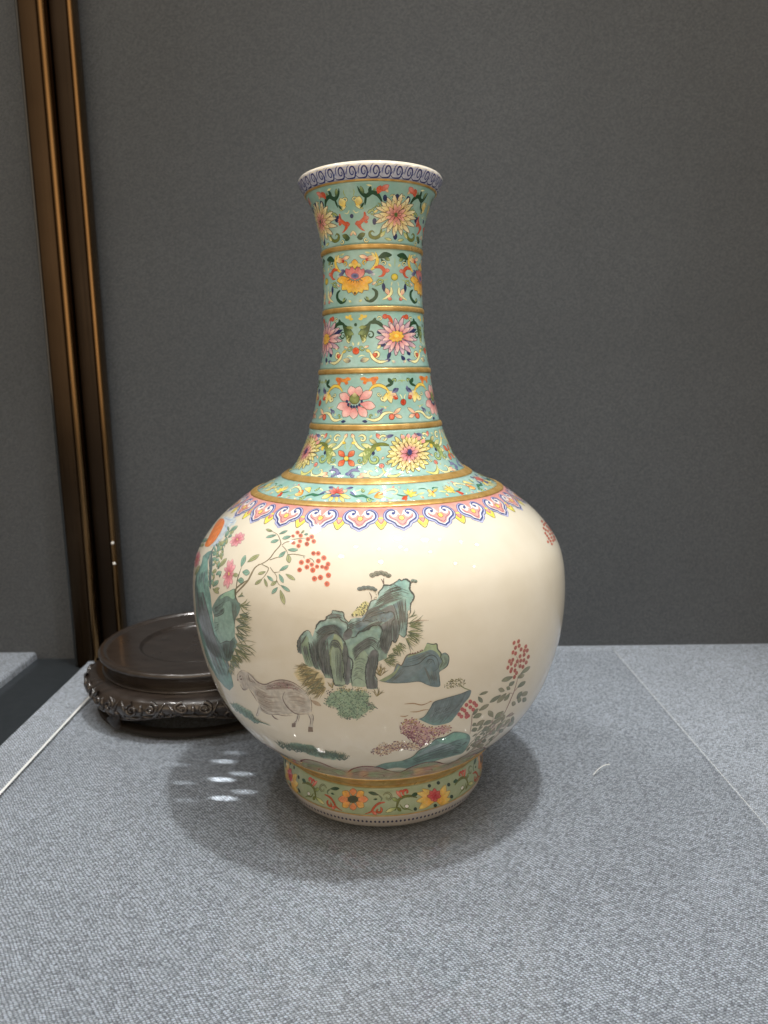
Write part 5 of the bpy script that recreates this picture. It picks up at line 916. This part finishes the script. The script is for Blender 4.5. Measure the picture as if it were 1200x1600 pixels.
for x, y in ((335, 795), (380, 812), (405, 840), (290, 835), (335, 862), (370, 890), (268, 900), (240, 885), (292, 938), (205, 945), (232, 970), (290, 975), (310, 962)): P.dot(x, y, 21, 23, (srgb(188, 76, 72), srgb(166, 56, 58)), srgb(220, 160, 130), rot=.3, ow=.5, n=10)
P.build('painted_berries', vase)
zR = Z(580, 720, .266667); P = Paint(zR)
for x, y in ((1000, 355), (1012, 375), (1020, 365), (1030, 385), (1042, 395), (1010, 395), (1022, 405), (1035, 412), (1050, 408), (1020, 425), (1030, 440), (1048, 430), (1060, 425), (1040, 455), (1055, 450), (1070, 445), (1035, 475), (1050, 470), (1066, 468), (1058, 488), (1074, 460)): P.dot(x, y, 6, 9, srgb(190, 92, 66), rot=-.5, n=8)
P.build('painted_berries', vase)
P = Paint(zI)
fol = [(270, 700), (330, 560), (420, 420), (560, 300), (700, 240), (850, 290), (780, 420), (640, 560), (480, 660), (330, 730)]
for i in range(44):
    while True:
        fx_, fy_ = P.rnd.uniform(270, 850), P.rnd.uniform(240, 730)
        if inside((fx_, fy_), fol): break
    an = P.rnd.uniform(-.95, -.5); ll = P.rnd.uniform(45, 95); P.petal(fx_, fy_, fx_ + ll * math.cos(an), fy_ + ll * math.sin(an), P.rnd.uniform(12, 20), *P.rnd.choice(LS + [(srgb(140, 112, 100), srgb(166, 140, 122)), (srgb(150, 150, 112), srgb(172, 168, 132))]), srgb(84, 80, 64), .3)
for x0, y0, x1, y1 in ((280, 690, 420, 540), (300, 730, 520, 590), (340, 700, 500, 560), (400, 660, 480, 600), (420, 640, 600, 500), (380, 560, 500, 440)): P.stroke([(x0, y0), ((x0 + x1) / 2 - 10, (y0 + y1) / 2 - 10), (x1, y1)], 1.0, srgb(130, 112, 88), srgb(120, 124, 92))
P.build('painted_grass', vase)
# ------------------------------------------------------------------ the carved wooden stand behind the vase
M['shadewood'] = NT('shaded_hardwood').m; M['shadewood'].node_tree.nodes['Principled BSDF'].inputs['Base Color'].default_value = (0.014, 0.011, 0.009, 1); M['shadewood'].node_tree.nodes['Principled BSDF'].inputs['Roughness'].default_value = 0.9  # dark matt wood for the base ring, shade under the apron put in its colour
STC = (-0.190, 0.190, 0.0)
stand = empty('carved_stand', STC); tag(stand, 'round dark carved hardwood vase stand with scalloped apron', 'stand')
def lathe_obj(name, pr, mat, parent, seg=128, step=0.0012):
    V, Fc = lathe([(max(r, .0004), z) for r, z in catmull(pr, step)], seg); return mesh_obj(name, V, Fc, mat, parent)
lathe_obj('top', [(0.0, 0.0555), (0.030, 0.0555), (0.0625, 0.0555), (0.0645, 0.0557), (0.0652, 0.0568), (0.0660, 0.0580), (0.0680, 0.0583), (0.090, 0.0583), (0.0985, 0.0583), (0.1000, 0.0590), (0.1020, 0.0606), (0.1048, 0.0606), (0.1068, 0.0594), (0.1074, 0.0575), (0.1066, 0.0556), (0.1045, 0.0546), (0.1030, 0.0540), (0.1018, 0.0520), (0.1000, 0.048), (0.0990, 0.0440), (0.0990, 0.041)], M['wood'], stand)
lathe_obj('waist', [(0.0985, 0.0430), (0.1015, 0.0428), (0.1035, 0.0424), (0.1045, 0.0416), (0.1040, 0.0405), (0.100, 0.040)], M['wood'], stand)
NS = 5
def scal(a):                                     # lower edge of the apron: shallow cusped scallops
    k = (a / (2 * PI) * NS) % 1.0; k = abs(2 * k - 1)
    return 0.0180 - 0.0058 * math.cos(k * PI * 0.92) * (1 - 0.25 * k) + (0.0024 if k > 0.93 else 0) * (k - .93) / .07
aprof = [(0.1030, 1.0), (0.1075, 0.985), (0.1130, 0.93), (0.1175, 0.82), (0.1200, 0.66), (0.1206, 0.50), (0.1195, 0.33), (0.1168, 0.16), (0.1135, 0.04), (0.1120, 0.0)]
aprof = catmull(aprof, 0.02)
ZT = 0.0405
def apr(a, k, off=0.0):
    """point on the apron: angle, height fraction 0..1 from its scalloped edge"""
    zb = scal(a); lo, hi = aprof[0], aprof[-1]
    for p, q in zip(aprof[:-1], aprof[1:]):
        if q[1] <= k <= p[1]: f = (k - q[1]) / ((p[1] - q[1]) or 1); rr = q[0] + (p[0] - q[0]) * f; dr, dz = (p[0] - q[0]), (p[1] - q[1]) * (ZT - zb); break
    else: rr = aprof[-1][0] if k < .5 else aprof[0][0]; dr, dz = 0, 1
    L = math.hypot(dr, dz) or 1; nr, nz = dz / L, -dr / L
    rr += nr * off; z = zb + (ZT - zb) * k + nz * off
    return (rr * math.sin(a), -rr * math.cos(a), z)
SA = 320; ks = [p[1] for p in aprof]; V = []; Fc = []
for k in ks + [-1]:
    for i in range(SA):
        a = 2 * PI * i / SA
        if k >= 0:
            n_ = noise.noise(Vector((math.sin(a) * 9, math.cos(a) * 9, k * 2.5))); V.append(apr(a, k, 0.0004 * n_))
        else:
            zb = scal(a); V.append((0.102 * math.sin(a), -0.102 * math.cos(a), zb + 0.002))
for j in range(len(ks)):
    for i in range(SA):
        i2 = (i + 1) % SA; Fc.append((j * SA + i, j * SA + i2, (j + 1) * SA + i2, (j + 1) * SA + i)[::-1])
apron = mesh_obj('apron', V, Fc, M['wood'], stand)
def tube(path, rad, seg=6):
    V = []; Fc = []; n = len(path)
    for i, p in enumerate(path):
        p = Vector(p); d = (Vector(path[min(i + 1, n - 1)]) - Vector(path[max(i - 1, 0)])).normalized()
        u = d.cross(Vector((0, 0, 1)));  u = u.normalized() if u.length > 1e-5 else Vector((1, 0, 0)); v = u.cross(d)
        r = rad(i / max(1, n - 1)) if callable(rad) else rad
        for k in range(seg):
            a = 2 * PI * k / seg; V.append(tuple(p + u * (r * math.cos(a)) + v * (r * math.sin(a))))
    for i in range(n - 1):
        for k in range(seg):
            k2 = (k + 1) % seg; Fc.append((i * seg + k, i * seg + k2, (i + 1) * seg + k2, (i + 1) * seg + k))
    return V, Fc
V, Fc = tube([apr(2 * PI * i / SA, 0.03, 0.0002) for i in range(SA + 1)], 0.0012)
mesh_obj('lip', V, Fc, M['wood'], stand)
def spiral(ca, ck, ra, rk, turns, a0, sgn, off):
    P = []
    n = int(16 * turns)
    for i in range(n + 1):
        f = i / n; ang = a0 + sgn * f * turns * 2 * PI; q = 1 - 0.85 * f
        P.append(apr(ca + ra * q * math.cos(ang), min(.95, max(.06, ck + rk * q * math.sin(ang))), off))
    return P
def merge(parts):
    V = []; Fc = []
    for v, f in parts:
        b = len(V); V += v; Fc += [tuple(i + b for i in q) for q in f]
    return V, Fc
NC = 15
for c in range(NC):                              # carved scrollwork: one motif after another round the apron
    ca = 2 * PI * (c + .3) / NC; pts = []
    rs = random.Random(c)
    for sg in (-1, 1):
        pts.append(tube(spiral(ca + sg * .085, .55 + rs.uniform(-.04, .04), .062, .24, 1.6, PI / 2, -sg, .0007), lambda f: .0021 * (1 - .55 * f)))
        pts.append(tube(spiral(ca + sg * .150, .28, .035, .15, 1.2, -PI / 2, sg, .0005), lambda f: .0016 * (1 - .5 * f)))
        pts.append(tube([apr(ca + sg * x, y, .0005) for x, y in catmull([(.0, .25), (.05, .14), (.11, .2), (.17, .62), (.2, .82)], .02)], lambda f: .0019 * math.sin(PI * min(.97, f * .9 + .08))))
    pts.append(tube([apr(ca, y, .0007) for y in [.3 + .04 * i for i in range(12)]], lambda f: .0024 * math.sin(PI * (f * .9 + .05))))
    V, Fc = merge(pts); mesh_obj('carved_scroll', V, Fc, M['wood'], apron)
for i in range(NS):                              # short inward-curled feet under the cusps of the apron
    a = 2 * PI * (i + .5) / NS - 2 * PI * .5 / NS * 0 ; pts = []
    def fp(x, rr, z): return (rr * math.sin(a + x), -rr * math.cos(a + x), z)
    pts.append(tube([fp(0, .1150, .022), fp(0, .1165, .014), fp(0, .1135, .0075), fp(0, .1100, .0045)], lambda f: .0075 - .003 * f, 10))
    bm = bmesh.new(); bmesh.ops.create_uvsphere(bm, u_segments=14, v_segments=8, radius=.0055)
    bm.verts.ensure_lookup_table()
    vv = [tuple(Vector(fp(0, .1120, .0055)) + v.co) for v in bm.verts]; ff = [tuple(v.index for v in f.verts) for f in bm.faces]; bm.free(); pts.append((vv, ff))
    V, Fc = merge(pts); mesh_obj('foot', V, Fc, M['wood'], stand)
lathe_obj('base_ring', [(0.1010, 0.0), (0.1105, 0.0), (0.1120, 0.001), (0.1122, 0.0035), (0.1105, 0.005), (0.1010, 0.005), (0.100, 0.0025), (0.1010, 0.0)], M['shadewood'], stand)

# a stray white thread lying on the sheet to the right of the vase
V, Fc = tube(catmull([(0.1745, -0.0060, 0.0004), (0.1800, 0.0010, 0.0009), (0.1870, 0.0075, 0.0012), (0.1930, 0.0110, 0.0004)], 0.001), 0.00038, 6)
tag(mesh_obj('lint_thread', V, Fc, M['edge']), 'short curved white lint thread lying right of the vase shadow', 'thread')
